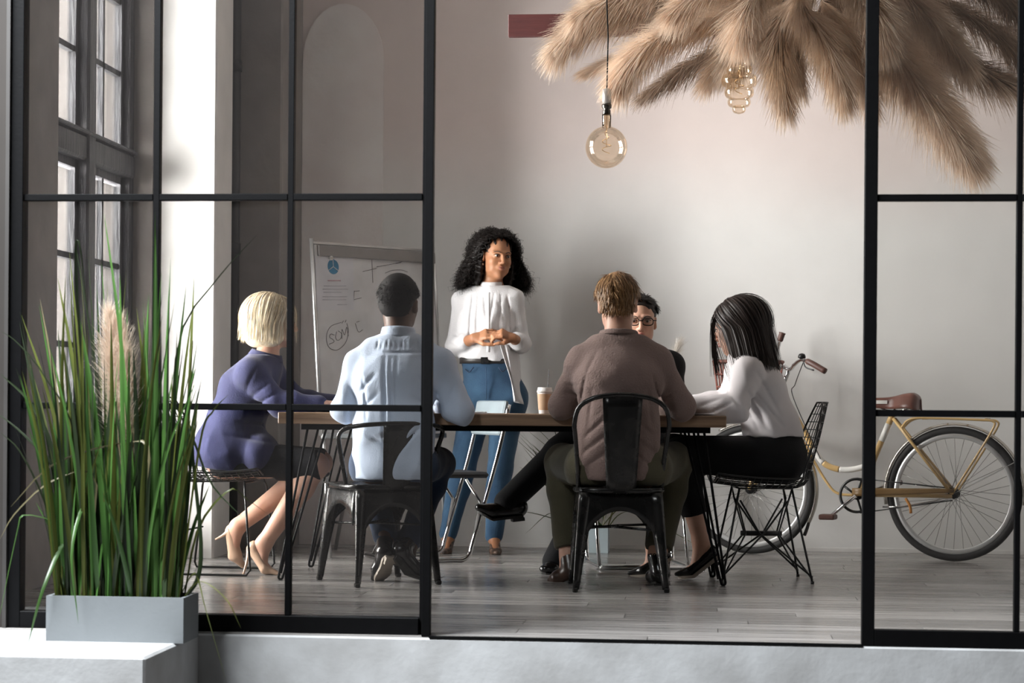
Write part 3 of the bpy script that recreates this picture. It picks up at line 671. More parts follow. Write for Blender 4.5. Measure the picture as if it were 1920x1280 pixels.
def flap(u, v):
    a = math.radians(-28-11*u); e = (v-0.5)*2; r = Rw+0.018+0.02*u-0.010*e*e; return MF @ Vector((r*math.cos(a), r*math.sin(a), (0.026+0.008*u)*e))
MB().grid(flap, 5, 5, thick=0.002).build('mud_flap', M_tire, bike)
for s in (-1, 1): MB().tube([fc+bn*s*0.045, fc+bn*s*0.03+bx*(Rw+0.012)*0.96+bz*0.11], 0.002, 5).build('fender_stay', M_rim, bike)
for s in (-1, 1):
    MB().tube([rc+bn*s*0.05, rc+bn*s*0.03+bx*(Rw+0.014)*math.cos(0.5)+bz*(Rw+0.014)*math.sin(0.5)], 0.002, 5).build('fender_stay', M_rim, bike)
ht, hb = BP(1468, 728), BP(1481, 764)
fork_top = BP(1453, 768)
htop, hbot = BP(1466, 727), BP(1448, 800)
MB().tube([htop, hbot], 0.019, 14).build('head_tube', M_cream, bike)
for s in (-1, 1): MB().tube(spline([hbot+bn*s*0.012, hbot+bn*s*0.05-bz*0.05-bx*0.01, lerp(hbot, fc, 0.6)+bn*s*0.052, fc+bn*s*0.052], 14), 0.0095, 8).build('fork_blade', M_cream, bike)
bbp = BP(1610, 928); seat_top, seatc = BP(1668, 780), BP(1672, 790)
top_t = [BP(1470, 745), BP(1500, 795), BP(1525, 840), BP(1545, 868), BP(1570, 879), BP(1597, 880), BP(1625, 873), BP(1640, 868)]
C = spline(top_t, 60)
MB().tube(C[:18], 0.0165, 12).build('main_tube', M_cream, bike); MB().tube(C[17:26], 0.0167, 12).build('main_tube_band', M_wband, bike)
MB().tube(C[25:36], 0.0165, 12).build('main_tube', M_cream, bike); MB().tube(C[35:], 0.0155, 12).build('main_tube_band', M_wband, bike)
MB().tube(spline([BP(1476, 772), BP(1521, 855), BP(1551, 905), BP(1572, 925), bbp], 24), 0.0075, 8).build('lower_tube', M_cream, bike)
st = [BP(1674, 776), bbp]; P_ = [lerp(st[0], st[1], t) for t in (0, .12, .33, 1)]
MB().tube([P_[0], P_[1]], 0.0165, 12).build('seat_tube', M_cream, bike); MB().tube([P_[1], P_[2]], 0.0167, 12).build('seat_tube_band', M_wband, bike); MB().tube([P_[2], P_[3]], 0.0165, 12).build('seat_tube', M_cream, bike)
for s in (-1, 1):
    MB().tube([BP(1676, 784)+bn*s*0.018, lerp(BP(1676, 784), rc, .3)+bn*s*0.035, rc+bn*s*0.058], 0.009, 8).build('seat_stay', M_cream, bike)
    MB().tube([bbp+bn*s*0.025, lerp(bbp, rc, .35)+bn*s*0.04, rc+bn*s*0.058-bz*0.01], 0.011, 8).build('chain_stay', M_cream, bike)
MB().lathe([(0.024, -0.036), (0.024, 0.036)], 18, Matrix(((bx[0], 0, bn[0], bbp[0]), (bx[1], 0, bn[1], bbp[1]), (0, 1, 0, bbp[2]), (0, 0, 0, 1)))).build('bottom_bracket', M_dark, bike)
cc = bbp+bn*0.05; MC_ = Matrix(((bx[0], 0, bn[0], cc[0]), (bx[1], 0, bn[1], cc[1]), (0, 1, 0, cc[2]), (0, 0, 0, 1)))
ch = MB().lathe([(0.080, -0.003), (0.094, -0.003), (0.094, 0.003), (0.080, 0.003), (0.080, -0.003)], 44, MC_, cap=False)
for k in range(5): ch.tube([MC_ @ Vector((0.015*math.cos(k*1.2566), 0.015*math.sin(k*1.2566), 0)), MC_ @ Vector((0.083*math.cos(k*1.2566), 0.083*math.sin(k*1.2566), 0))], 0.0065, 6)
ch.build('chainring', M_dark, bike)
def crank(pp, off, lab):
    a = bbp+bn*off; b = pp.copy(); c_ = MB().tube([a, lerp(a, b, .5), b], [0.011, 0.0095, 0.009], 8).build('crank', M_chrome, bike)
    Mp = Matrix(((bx[0], bn[0], 0, b[0]), (bx[1], bn[1], 0, b[1]), (0, 0, 1, b[2]), (0, 0, 0, 1)))
    MB().box((-0.042, 0.0 if off > 0 else -0.085, -0.014), (0.042, 0.085 if off > 0 else 0.0, 0.014), M=Mp, bev=0.006).build('pedal', M_brownpl, bike)
crank(BP(1556, 968, 0.07), 0.07, 0); crank(BP(1672, 905, -0.07), -0.07, 0)
def cg(u, v):
    p = lerp(bbp-bx*0.02, rc+bx*0.01, u); h = lerp(0.04, 0.018, u)
    return p+bn*0.066+bz*(lerp(-0.004, h, v)+0.012*u)
MB().grid(cg, 12, 4, thick=0.004).build('chain_guard', M_guard, bike)
MB().tube([bbp+bn*0.05-bz*0.092+bx*0.02, rc+bn*0.045-bz*0.032], 0.0035, 6).build('chain', M_dark, bike)
MB().tube([bbp+bn*0.05+bz*0.092, rc+bn*0.045+bz*0.03], 0.0035, 6).build('chain', M_dark, bike)
MB().tube(spline([BP(1698, 934, 0.07), BP(1706, 948, 0.075), BP(1708, 962, 0.08)], 8), 0.008, 8).build('reflector_bracket', M_orange, bike)
MB().tube([rc+bn*0.05-bz*0.02, BP(1690, 950, 0.06), BP(1655, 950, 0.06)], 0.005, 8).build('kick_stand', M_chrome, bike)
# carrier
cz0 = BP(1715, 787); cz1 = BP(1862, 787)
for s in (-1, 1):
    MB().tube(spline([BP(1690, 803)+bn*s*0.02, BP(1712, 785)+bn*s*0.06, BP(1760, 784)+bn*s*0.065, BP(1840, 787)+bn*s*0.065, BP(1866, 790)+bn*s*0.06, BP(1864, 806)+bn*s*0.058, lerp(BP(1862, 812), rc, .5)+bn*s*0.06, rc+bn*s*0.06], 40), 0.0062, 8).build('carrier_rail', M_cream, bike)
for px in (1735, 1775, 1815, 1852): MB().tube([BP(px, 785)-bn*0.065, BP(px, 785)+bn*0.065], 0.005, 6).build('carrier_bar', M_cream, bike)
# saddle
sc = BP(1680, 752)
def sad(u, v):
    t = u; x = lerp(-0.145, 0.125, t); w = 0.022+0.085*(1/(1+math.exp(-(t-0.62)*13))); w *= (1 if t < 0.93 else math.sqrt(max(0.02, 1-((t-0.93)/0.075)**2)))
    a = lerp(-1, 1, v); top = 0.012+0.030*(1/(1+math.exp(-(t-0.6)*10))); top *= (1-max(0, (t-0.86)/0.14)**2*0.75); z = top*(1-a*a*0.35)-0.045*max(0, abs(a)-0.55)/0.45*(0.9+0.6*t)
    return sc+bx*x+bn*(a*w)+bz*z
MB().grid(sad, 26, 17, thick=-0.006).build('saddle', M_leather, bike)
for s in (-1, 1):
    MB().tube(spline([sc-bx*0.12-bz*0.005, sc-bx*0.06-bz*0.045+bn*s*0.02, sc+bx*0.03-bz*0.05+bn*s*0.025, sc+bx*0.08-bz*0.02+bn*s*0.05], 16), 0.0035, 6).build('saddle_rail', M_chrome, bike)
    h = sc+bx*0.075+bn*s*0.055-bz*0.055; MB().tube([h+0.014*(bx*math.cos(t)+bn*math.sin(t))+bz*t*0.0022 for t in np.linspace(0, 8*PI, 90)], 0.0025, 5).build('saddle_spring', M_chrome, bike)
MB().box((-0.03, -0.062, -0.002), (0.03, -0.058, 0.016), M=Matrix(((bx[0], -bn[0], 0, sc[0]-0.07*bx[0]), (bx[1], -bn[1], 0, sc[1]-0.07*bx[1]), (0, 0, 1, sc[2]-0.012), (0, 0, 0, 1))) @ Matrix.Translation((0, 0.03, 0))).build('saddle_badge', M_wband, bike)
MB().tube([seat_top-bz*0.02, sc-bz*0.045], 0.012, 10).build('seat_post', M_chrome, bike)
# handlebar
stem = BP(1472, 700); MB().tube(spline([htop, BP(1472, 712), BP(1478, 694), BP(1470, 686)], 12), 0.0115, 10).build('stem', M_chrome, bike)
bar_c = BP(1470, 688)
near = spline([bar_c, BP(1482, 692, 0.07), BP(1490, 683, 0.15), BP(1503, 674, 0.22), BP(1520, 680, 0.26), BP(1548, 696, 0.28)], 34)
far = spline([bar_c, BP(1462, 680, -0.07), BP(1458, 662, -0.14), BP(1462, 640, -0.17), BP(1467, 624, -0.18)], 30)
MB().tube(near[:26], 0.0105, 10).build('handlebar', M_chrome, bike); MB().tube(far[:23], 0.0105, 10).build('handlebar', M_chrome, bike)
MB().tube(near[24:], [0.0135]+[0.016]*(len(near)-25), 12).build('grip', M_brownpl, bike); MB().tube(far[22:], [0.0135]+[0.017]*(len(far)-24)+[0.02], 12).build('grip', M_brownpl, bike)
bl = near[20]; MB().lathe([(0.0, 0.026), (0.015, 0.022), (0.02, 0.010), (0.02, 0.0)][::-1], 16, Matrix.Translation(Vector(bl)+Vector((0, 0, 0.008)))).build('bell', M_dark, bike)
MB().tube(spline([near[21], near[23]-bz*0.035, near[28]-bz*0.03], 10), 0.004, 6).build('brake_lever', M_dark, bike)
lp = BP(1466, 688); MB().lathe([(0.0, 0.0), (0.018, 0.004), (0.022, 0.018), (0.012, 0.02)], 14, Matrix.Translation(Vector(lp)) @ Matrix.Rotation(-PI/2, 4, 'Y')).build('head_lamp', M_chrome, bike)
MB().tube(spline([near[22], BP(1500, 720)+bn*0.1, BP(1490, 745)+bn*0.03, BP(1540, 860)+bn*0.02], 20), 0.0025, 5).build('brake_cable', M_dark, bike)
# woven basket before the handlebar
bk0, bk1 = BP(1345, 690), BP(1462, 690); bw_ = np.linalg.norm(bk1-bk0); top_z, bot_z = BP(1360, 678)[2], BP(1360, 748)[2]
bkm = (bk0+bk1)/2
def bring(z, k):
    return [bkm+bx*(bw_/2*k)*math.copysign(abs(math.cos(t))**0.5, math.cos(t))+bn*0.15*k*math.copysign(abs(math.sin(t))**0.5, math.sin(t))+bz*(z-bkm[2]) for t in np.linspace(0, 2*PI, 41)[:-1]]
bas = MB().tube(bring(top_z, 1), 0.009, 8, closed=True).build('basket', M_wicker, bike)
for k in range(30):
    t = 2*PI*k/30; a = bring(top_z, 1)[int(k*40/30)]; b = bring(bot_z, .86)[int(k*40/30)]
    MB().tube([a, lerp(a, b, .5), b], 0.0042, 5).build('basket_rod', M_wicker, bas)
for z, k in ((bot_z, .86), (lerp(bot_z, top_z, .33), .906), (lerp(bot_z, top_z, .66), .953)): MB().tube(bring(z, k), 0.0055, 6, closed=True).build('basket_hoop', M_wicker, bas)
def bbot(u, v): r = bring(bot_z, .86); c_ = bkm+bz*(bot_z-bkm[2]); return lerp(c_, r[int(round(u*39))], v)
MB().grid(bbot, 40, 3, thick=0.003).build('basket_floor', M_wicker, bas)
# ------------------------------------------------------------------ plumes of pampas grass, lamps and beam over the table
def ribbon_mesh(name, P, Wd, side):
    """P (n,m,3) centre lines, Wd (n,m) half widths, side (n,m,3) or (n,1,3) unit side vectors"""
    n, m, _ = P.shape; A = P-side*Wd[..., None]; B = P+side*Wd[..., None]
    V = np.stack([A, B], 2).reshape(-1, 3); i = np.arange(n)[:, None]*m*2+np.arange(m-1)[None]*2
    Q = np.stack([i, i+1, i+3, i+2], -1).reshape(-1, 4); return mesh_np(name, V, Q)
def unit(a): return a/(np.linalg.norm(a, axis=-1, keepdims=True)+1e-9)
def plume_mesh(spine, rad, n, flen, r, droop=0.45, lean=0.8, fine=0.0009):
    C = spline(spine, 60); T = unit(np.gradient(C, axis=0))
    t = r.random(n)**0.85; idx = t*58; i0 = idx.astype(int); f = (idx-i0)[:, None]
    base = C[i0]*(1-f)+C[i0+1]*f; tan = T[i0]
    env = np.sin(np.clip(0.12+0.88*t, 0, 1)*PI*0.93)**0.7                 # plume is thin at both ends
    rv = r.normal(size=(n, 3)); rv = unit(rv-tan*np.sum(rv*tan, 1, keepdims=True))
    L = flen*(0.45+0.8*r.random(n))*(0.45+0.75*env)
    ang = rad*env/np.maximum(L, 1e-3); ang = np.clip(ang, 0.25, 1.25)*(0.3+0.9*r.random(n))
    d = unit(tan*lean+rv*np.tan(np.clip(ang, 0, 1.05))[:, None])
    m = 5; s = np.linspace(0, 1, m)[None, :, None]
    g = np.array([0, 0, -1.0])*droop
    wob = r.normal(size=(n, 1, 3))*0.10
    P = base[:, None]+L[:, None, None]*(d[:, None]*s+(g+wob)*s**2*0.55)
    side = unit(np.cross(d, r.normal(size=(n, 3))))[:, None]
    W = fine*(1-0.75*np.linspace(0, 1, m)**1.5)[None]*(0.7+0.6*r.random((n, 1)))
    return P, W, side
def plumemat(name, c1, c2):
    return mat(name, c1, 0.75, col2=c2, scale=7, trans=0.35, sheen=0.3, detail=3, rand=0.10, lo=0.3, hi=0.7)
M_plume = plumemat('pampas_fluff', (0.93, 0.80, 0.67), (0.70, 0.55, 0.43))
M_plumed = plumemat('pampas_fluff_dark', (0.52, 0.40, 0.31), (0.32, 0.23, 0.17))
M_stalk = mat('dry_stalk', (0.30, 0.24, 0.15), 0.7)
YP = 9.55
cl = empty('pampas_arrangement', J(1500, -40, YP)); tag(cl, 'hanging cloud of dried beige pampas plumes above the table', 'dried grass')
def plume(parent, spine, rad, n, flen, m, seed, droop=0.45, stalk=True, fine=0.0009):
    r = np.random.default_rng(seed); P, W, sd = plume_mesh(spine, rad, n, flen, r, droop, fine=fine)
    o = link('plume', ribbon_mesh('plume', P, W, sd), m, parent)
    if stalk: MB().tube(spline(spine, 14)[:12], 0.0028, 5).build('stalk', M_stalk, o)
    return o
PL = [  # pixel spine with depth offsets, radius m, fibres, fibre length, droop, dark
    ([(1470, -40, .1), (1330, -8, .1), (1200, 14, .05), (1095, 48, 0), (1040, 92, 0)], .085, 3000, .125, .5, 0),
    ([(1450, -60, -.1), (1290, -40, -.1), (1160, -8, -.1), (1080, 30, -.1)], .08, 2200, .11, .5, 0),
    ([(1470, 0, -.1), (1350, 30, -.15), (1245, 66, -.2), (1190, 105, -.2), (1160, 148, -.2)], .085, 3000, .125, .6, 0),
    ([(1360, 50, 0), (1230, 92, 0), (1150, 115, 0), (1095, 136, 0)], .030, 900, .07, .3, 0),
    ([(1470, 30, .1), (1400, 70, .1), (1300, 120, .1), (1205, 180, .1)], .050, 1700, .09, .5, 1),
    ([(1490, 0, -.05), (1430, 40, -.1), (1370, 90, -.1), (1325, 150, -.1)], .060, 1900, .10, .5, 0),
    ([(1490, 10, -.25), (1440, 40, -.25), (1390, 75, -.25), (1370, 120, -.25)], .075, 2000, .11, .5, 0),
    ([(1500, -10, -.2), (1470, 35, -.25), (1458, 100, -.28), (1472, 195, -.28)], .070, 2400, .12, .5, 0),
    ([(1530, -10, -.1), (1500, 40, -.15), (1490, 90, -.15), (1498, 158, -.15)], .050, 1500, .10, .5, 0),
    ([(1500, -30, -.3), (1500, 10, -.35), (1530, 50, -.38), (1560, 110, -.4), (1583, 185, -.4)], .072, 2400, .115, .5, 0),
    ([(1540, 0, -.15), (1570, 45, -.2), (1605, 110, -.2), (1632, 190, -.2)], .062, 2200, .11, .5, 0),
    ([(1590, -40, -.1), (1625, 20, -.12), (1690, 120, -.14), (1760, 215, -.14), (1823, 305, -.14)], .105, 4200, .15, .45, 0),
    ([(1600, -60, .1), (1650, -10, .1), (1720, 110, .1), (1790, 220, .1), (1836, 290, .1)], .075, 2000, .13, .4, 0),
    ([(1640, -50, -.15), (1700, -5, -.18), (1760, 50, -.2), (1812, 118, -.2)], .080, 2600, .115, .5, 0),
    ([(1580, -60, 0), (1620, -20, 0), (1650, 60, 0), (1670, 150, 0)], .080, 2300, .12, .5, 0),
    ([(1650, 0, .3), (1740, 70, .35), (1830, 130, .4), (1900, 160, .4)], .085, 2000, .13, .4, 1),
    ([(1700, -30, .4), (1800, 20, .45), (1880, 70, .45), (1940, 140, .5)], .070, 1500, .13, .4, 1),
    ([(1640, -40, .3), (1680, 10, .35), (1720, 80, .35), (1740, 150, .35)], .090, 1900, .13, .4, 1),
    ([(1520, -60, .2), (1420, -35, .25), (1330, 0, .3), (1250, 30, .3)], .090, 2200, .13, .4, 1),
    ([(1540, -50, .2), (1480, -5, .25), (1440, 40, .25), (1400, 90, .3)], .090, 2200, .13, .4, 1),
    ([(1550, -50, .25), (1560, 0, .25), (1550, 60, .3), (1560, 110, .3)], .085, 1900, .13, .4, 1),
    ([(1580, -70, -.3), (1450, -60, -.4), (1330, -25, -.45), (1260, 25, -.45)], .080, 2200, .115, .5, 0),
    ([(1520, -70, -.4), (1440, -30, -.45), (1400, 20, -.5), (1392, 60, -.5)], .085, 2200, .12, .5, 0),
    ([(1560, -70, -.4), (1600, -30, -.45), (1640, 15, -.5), (1655, 75, -.5)], .080, 2000, .12, .5, 0),
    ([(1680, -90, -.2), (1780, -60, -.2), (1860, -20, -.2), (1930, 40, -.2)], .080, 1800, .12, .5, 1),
    ([(1460, -110, 0), (1330, -100, 0), (1200, -70, 0), (1110, -20, 0)], .085, 1700, .12, .5, 0),
    ([(1500, -120, -.2), (1580, -130, -.3), (1680, -110, -.4), (1760, -50, -.4)], .085, 1700, .12, .5, 0),
]
for k, (sp, rad, n, fl_, dr, dk) in enumerate(PL):
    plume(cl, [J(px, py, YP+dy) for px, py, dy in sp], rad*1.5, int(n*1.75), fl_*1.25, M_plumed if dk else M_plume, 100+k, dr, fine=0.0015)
core = MB()
for k in range(26):
    a = rng.uniform(-1, 1, 3); a[2] = abs(a[2])*0.4; p = J(1520, -60, YP); core.tube(spline([p+a*0.1, p+np.array([a[0]*.55, a[1]*.4, a[2]*.3])], 4), 0.003, 5)
co = core.build('stem_bundle', M_stalk, cl); co['kind'] = 'stuff'
MB().tube([J(1520, -60, YP), J(1520, -60, YP)*np.array([1, 1, 0])+np.array([0, 0, ZC])], 0.004, 6).build('hanging_wire', M_black, cl)
M_beam = mat('dark_red_wood', (0.105, 0.028, 0.026), 0.55, col2=(0.075, 0.02, 0.02), scale=5, stretch=(1, 8, 8), bump=0.1)
yb_ = 9.95; b0, b1 = J(953, 27, yb_), J(1632, 27, yb_); zb = J(953, 68, yb_)[2]
beam = empty('wooden_beam', ((b0[0]+b1[0])/2, yb_, b0[2])); tag(beam, 'dark red wooden beam hung level behind the pampas plumes', 'beam')
MB().box((b0[0], yb_, zb), (b1[0], yb_+0.045, b0[2]), bev=0.002).build('board', M_beam, beam)
for x in (lerp(b0[0], b1[0], .3), b1[0]-0.15): MB().tube([(x, yb_+0.02, b0[2]-0.01), (x, yb_+0.02, ZC)], 0.003, 6).build('hanging_wire', M_black, beam)

def amber():
    m = bpy.data.materials.new('amber_glass'); m.use_nodes = True; N = m.node_tree.nodes; L = m.node_tree.links; N.remove(N['Principled BSDF'])
    tr = N.new('ShaderNodeBsdfTransparent'); tr.inputs[0].default_value = (0.975, 0.91, 0.82, 1); gl = N.new('ShaderNodeBsdfGlossy'); gl.inputs['Roughness'].default_value = 0.03; gl.inputs[0].default_value = (1, .95, .88, 1)
    lw = N.new('ShaderNodeLayerWeight'); lw.inputs[0].default_value = 0.35; mr = N.new('ShaderNodeMapRange'); mr.inputs[3].default_value = 0.03; mr.inputs[4].default_value = 0.42
    L.new(lw.outputs['Fresnel'], mr.inputs[0]); mx = N.new('ShaderNodeMixShader'); L.new(mr.outputs[0], mx.inputs[0]); L.new(tr.outputs[0], mx.inputs[1]); L.new(gl.outputs[0], mx.inputs[2]); L.new(mx.outputs[0], N['Material Output'].inputs[0]); return m
M_amber = amber(); M_clear = glass_mat('clear_neck_glass', (0.92, 0.88, 0.83), 1.6)
M_fil = mat('filament_wire', (0.75, 0.5, 0.25), 0.3, metal=0.6); M_sock = mat('socket_nickel', (0.12, 0.11, 0.10), 0.3, metal=0.9); M_sockl = mat('socket_pale', (0.62, 0.58, 0.54), 0.35, metal=0.5)
def lamp(label, px, py, Y, prof, topz, soc=True):
    c = J(px, py, Y); r = empty('pendant_lamp', c); tag(r, label, 'lamp', 'unlit amber filament bulbs')
    Mx = Matrix.Translation(Vector(c))
    MB().tube([c+np.array([0, 0, topz]), c+np.array([0.004, 0, topz+0.25]), c+np.array([-0.003, 0, topz+0.4]), np.array([c[0], Y, ZC])], 0.0035, 6).build('cord', M_black, r)
    b = MB().lathe(prof, 32, Mx, cap=False).build('glass_bulb', M_amber, r)
    z0 = prof[-1][1]
    MB().lathe([(0.019, z0-0.06), (0.021, z0-0.02), (0.021, z0+0.004)], 20, Mx, cap=False).build('neck_collar', M_clear, r)
    f = MB().tube([c+np.array([0, 0, z0]), c+np.array([0, 0, 0.05]), c+np.array([0, 0, 0.0])], 0.003, 6)
    f.build('filament_stem', M_amber, b)
    MB().tube([c+np.array([0.022*math.cos(t)*(0.6+0.4*math.sin(t*.25)), 0.022*math.sin(t), -0.03+0.006*t]) for t in np.linspace(0, 8*PI, 90)][:80], 0.0014, 5).build('filament', M_fil, b)
    MB().lathe([(0.012, z0-0.002), (0.018, z0), (0.018, z0+0.018), (0.014, z0+0.024), (0.022, z0+0.03), (0.023, z0+0.045), (0.017, z0+0.05)], 20, Mx).build('socket', M_sock, r)
    MB().lathe([(0.021, z0+0.05), (0.021, z0+0.115), (0.006, z0+0.12)], 20, Mx).build('socket_cap', M_sockl, r)
R0 = 0.096
prof = [(R0*math.cos(a), R0*math.sin(a)) for a in np.linspace(-PI/2+0.001, PI/2-0.24, 26)]+[(0.021, 0.105), (0.02, 0.15)]
lamp('large round amber globe bulb on a black cord above the table', 1137, 276, 9.30, prof, 0.26)
pf = []; 
for rr, zc, h in ((0.030, -0.098, .020), (0.052, -0.066, .024), (0.066, -0.022, .028), (0.080, 0.030, .030), (0.058, 0.078, .024), (0.036, 0.112, .018)):
    for a in np.linspace(-1.35, 1.35, 9): pf.append((rr-0.016+0.016*math.cos(a), zc+h*math.sin(a)*0.9))
pf = [(0.001, pf[0][1]-0.004)]+pf+[(0.02, 0.14), (0.02, 0.16)]
lamp('amber bulb of stacked rounded rings hanging under the pampas plumes', 1386, 164, 9.15, pf, 0.28)

# ------------------------------------------------------------------ grass planters
M_planter = mat('blue_grey_planter', (0.20, 0.215, 0.225), 0.55, col2=(0.175, 0.19, 0.20), scale=3, bump=0.08, bscale=60)
M_planter2 = mat('pale_planter', (0.42, 0.50, 0.53), 0.55)
M_soil = mat('bark_mulch', (0.12, 0.07, 0.045), 0.9, col2=(0.03, 0.02, 0.015), scale=60, bump=1.0, bscale=90)
def bladecol(n, c1, c2): return mat(n, c1, 0.38, col2=c2, scale=3, stretch=(1, 1, .5), trans=0.15, rand=0.35, spec=0.5, lo=0.3, hi=0.7)
M_blade = bladecol('grass_green', (0.085, 0.19, 0.042), (0.025, 0.07, 0.015))
M_blade2 = bladecol('grass_olive', (0.125, 0.15, 0.03), (0.05, 0.06, 0.015))
M_blade3 = bladecol('grass_dark', (0.03, 0.05, 0.02), (0.016, 0.022, 0.012))
M_drybl = bladecol('grass_dry', (0.22, 0.19, 0.10), (0.10, 0.09, 0.05))
def blade(parent, pts, w, m, seed=0):
    C = spline(pts, 14); T = unit(np.gradient(C, axis=0)); r = np.random.default_rng(seed); a = r.uniform(0, 2*PI)
    ref = np.array([math.cos(a), math.sin(a)*0.5, 0.1]); sd = unit(np.cross(T, np.cross(ref, T)))
    t = np.linspace(0, 1, 14); W = w*np.minimum(1, 0.6+t*2)*(1-t**2.6)**0.8+0.0002; nn_ = np.cross(sd, T)
    A, B, K = C-sd*W[:, None], C+sd*W[:, None], C+nn_*(W*0.35)[:, None]
    V = np.stack([A, K, B], 1).reshape(-1, 3); i = np.arange(13)*3
    Q = np.concatenate([np.stack([i, i+1, i+4, i+3], 1), np.stack([i+1, i+2, i+5, i+4], 1)])
    return link('blade', mesh_np('blade', V, Q), m, parent)
def planter(name, label, x0, x1, y0, y1, h, m, z=0.0, wall=0.012):
    root = empty(name, ((x0+x1)/2, (y0+y1)/2, z)); tag(root, label, 'plant')
    mb = MB()
    for lo, hi in (((x0, y0, z), (x1, y0+wall, z+h)), ((x0, y1-wall, z), (x1, y1, z+h)), ((x0, y0+wall, z), (x0+wall, y1-wall, z+h)), ((x1-wall, y0+wall, z), (x1, y1-wall, z+h)), ((x0+wall, y0+wall, z), (x1-wall, y1-wall, z+0.012))): mb.box(lo, hi)
    mb.build('planter', m, root)
    def sf(u, v): return (lerp(x0+wall, x1-wall, u), lerp(y0+wall, y1-wall, v), z+h-0.018+0.008*math.sin(u*37+v*11)*math.sin(v*29+3*u))
    MB().grid(sf, 24, 10).build('soil', M_soil, root)
    return root
pA, pB = G(80, 1201), G(348, 1202); yF = (pA[1]+pB[1])/2; hP = J(200, 1116, yF)[2]
gp = planter('grass_planter', 'long blue grey planter of tall green grass on the concrete ledge at front left', pA[0], pB[0], yF, yF+0.20, hP, M_planter, -0.004)
r = np.random.default_rng(5); x0, x1 = pA[0]+0.03, pB[0]-0.02
def gb(px0, px1, py1, mid=0.0, w=0.0085, m=None, dy=0.0, y=None, bend=0.0):
    """upright blade from the soil at column px0 to a tip at (px1, py1)"""
    yy = yF+r.uniform(0.03, 0.17) if y is None else y
    b = J(px0, 1110, yy); b[2] = hP-0.02; tp = J(px1, py1, yy+dy); q1 = lerp(b, tp, .35); q2 = lerp(b, tp, .7)
    q1[0] = lerp(b[0], tp[0], .22+mid); q2[0] = lerp(b[0], tp[0], .56+mid); q2[2] += bend; q1[2] += bend*.6
    blade(gp, [b, q1, q2, tp], w, m or M_blade, int(r.integers(1e6)))
for k in range(165):
    px0 = r.uniform(105, 340); u = (px0-105)/235; c = (px0-215)*r.uniform(-.1, .75)+r.normal()*26
    hgt = r.choice([r.uniform(640, 820), r.uniform(480, 700)], p=[.65, .35])
    gb(px0, np.clip(px0+c, 20, 372), hgt, r.uniform(-.1, .1), r.uniform(.0045, .0115), [M_blade, M_blade, M_blade2, M_blade3][int(r.integers(4))], r.uniform(-.15, .2))
for k in range(60):
    px0 = r.uniform(105, 340); gb(px0, px0+r.normal()*40, r.uniform(760, 980), 0, r.uniform(.005, .009), [M_blade, M_blade3, M_blade2][int(r.integers(3))], r.uniform(-.1, .15))
for (a, b, c, w, m) in ((288, 291, 395, .011, M_blade), (292, 292, 440, .0095, M_blade), (300, 318, 520, .008, M_blade), (275, 300, 545, .009, M_blade), (170, 130, 470, .0085, M_blade2), (180, 108, 520, .010, M_blade2), (160, 40, 590, .008, M_blade2),
                        (215, 140, 450, .006, M_blade3), (260, 195, 400, .008, M_blade), (320, 332, 620, .007, M_blade3), (300, 345, 640, .005, M_blade3), (330, 365, 700, .004, M_blade), (140, 75, 560, .007, M_drybl), (120, 30, 690, .006, M_blade3), (190, 165, 470, .007, M_blade3)):
    gb(a, b, c, 0, w, m)
for (a, b, c, w, m) in ((135, 128, 700, .017, M_blade2), (150, 118, 640, .013, M_blade2), (205, 150, 600, .013, M_blade), (262, 250, 650, .012, M_blade3), (288, 268, 560, .012, M_blade), (315, 330, 700, .013, M_blade3), (182, 190, 760, .012, M_blade3), (236, 262, 720, .012, M_blade2), (300, 302, 600, .014, M_blade3)):
    gb(a, b, c, 0, w, m)
for (pts, w, m) in (  # arching and broken blades
    ([(330, 1110), (322, 900), (335, 640), (410, 520), (482, 440)], .0042, M_blade3), ([(310, 1105), (330, 930), (348, 800), (395, 905), (455, 970)], .0050, M_blade3),
    ([(345, 1090), (372, 990), (430, 918), (462, 935), (500, 962)], .0055, M_blade2), ([(335, 1085), (365, 1075), (400, 1140), (440, 1280)], .0075, M_blade2), ([(340, 1085), (375, 1090), (430, 1120), (458, 1175)], .0060, M_blade2),
    ([(345, 1100), (372, 1080), (376, 1000), (360, 820), (380, 700)], .0075, M_blade3), ([(140, 1105), (125, 1000), (80, 960), (62, 1000), (14, 1180)], .0065, M_blade), ([(160, 1110), (130, 1010), (110, 1090), (68, 1205)], .0080, M_blade),
    ([(150, 1100), (180, 900), (100, 900), (30, 960), (0, 1010)], .0045, M_drybl), ([(250, 1100), (280, 860), (235, 830), (100, 870), (20, 950)], .0055, M_drybl), ([(170, 1100), (145, 830), (80, 700), (30, 640), (0, 620)], .0060, M_blade3),
    ([(130, 1100), (105, 870), (60, 760), (0, 700)], .0075, M_blade3), ([(140, 1100), (110, 900), (50, 820), (-10, 770)], .0065, M_blade3), ([(120, 1100), (90, 960), (40, 850), (0, 810)], .0060, M_blade3),
    ([(165, 1100), (160, 950), (155, 1030), (157, 1165)], .0060, M_blade), ([(320, 1100), (355, 900), (340, 780), (300, 740)], .0040, M_blade3), ([(200, 1100), (155, 700), (142, 480), (150, 462), (165, 600)], .0050, M_blade3),
    ([(335, 1100), (375, 830), (400, 770), (428, 740)], .0040, M_blade2), ([(325, 1100), (350, 760), (362, 640), (345, 690)], .0035, M_drybl)):
    yy = yF+r.uniform(.04, .12); Pp = [J(a, b, yy-(0.06 if b > 1115 else 0)) for a, b in pts]; Pp[0][2] = hP-0.02
    if pts[-1][1] > 1150:
        for q in Pp[2:]: q[1] = yF-0.05
    blade(gp, Pp, w, m, int(r.integers(1e6)))
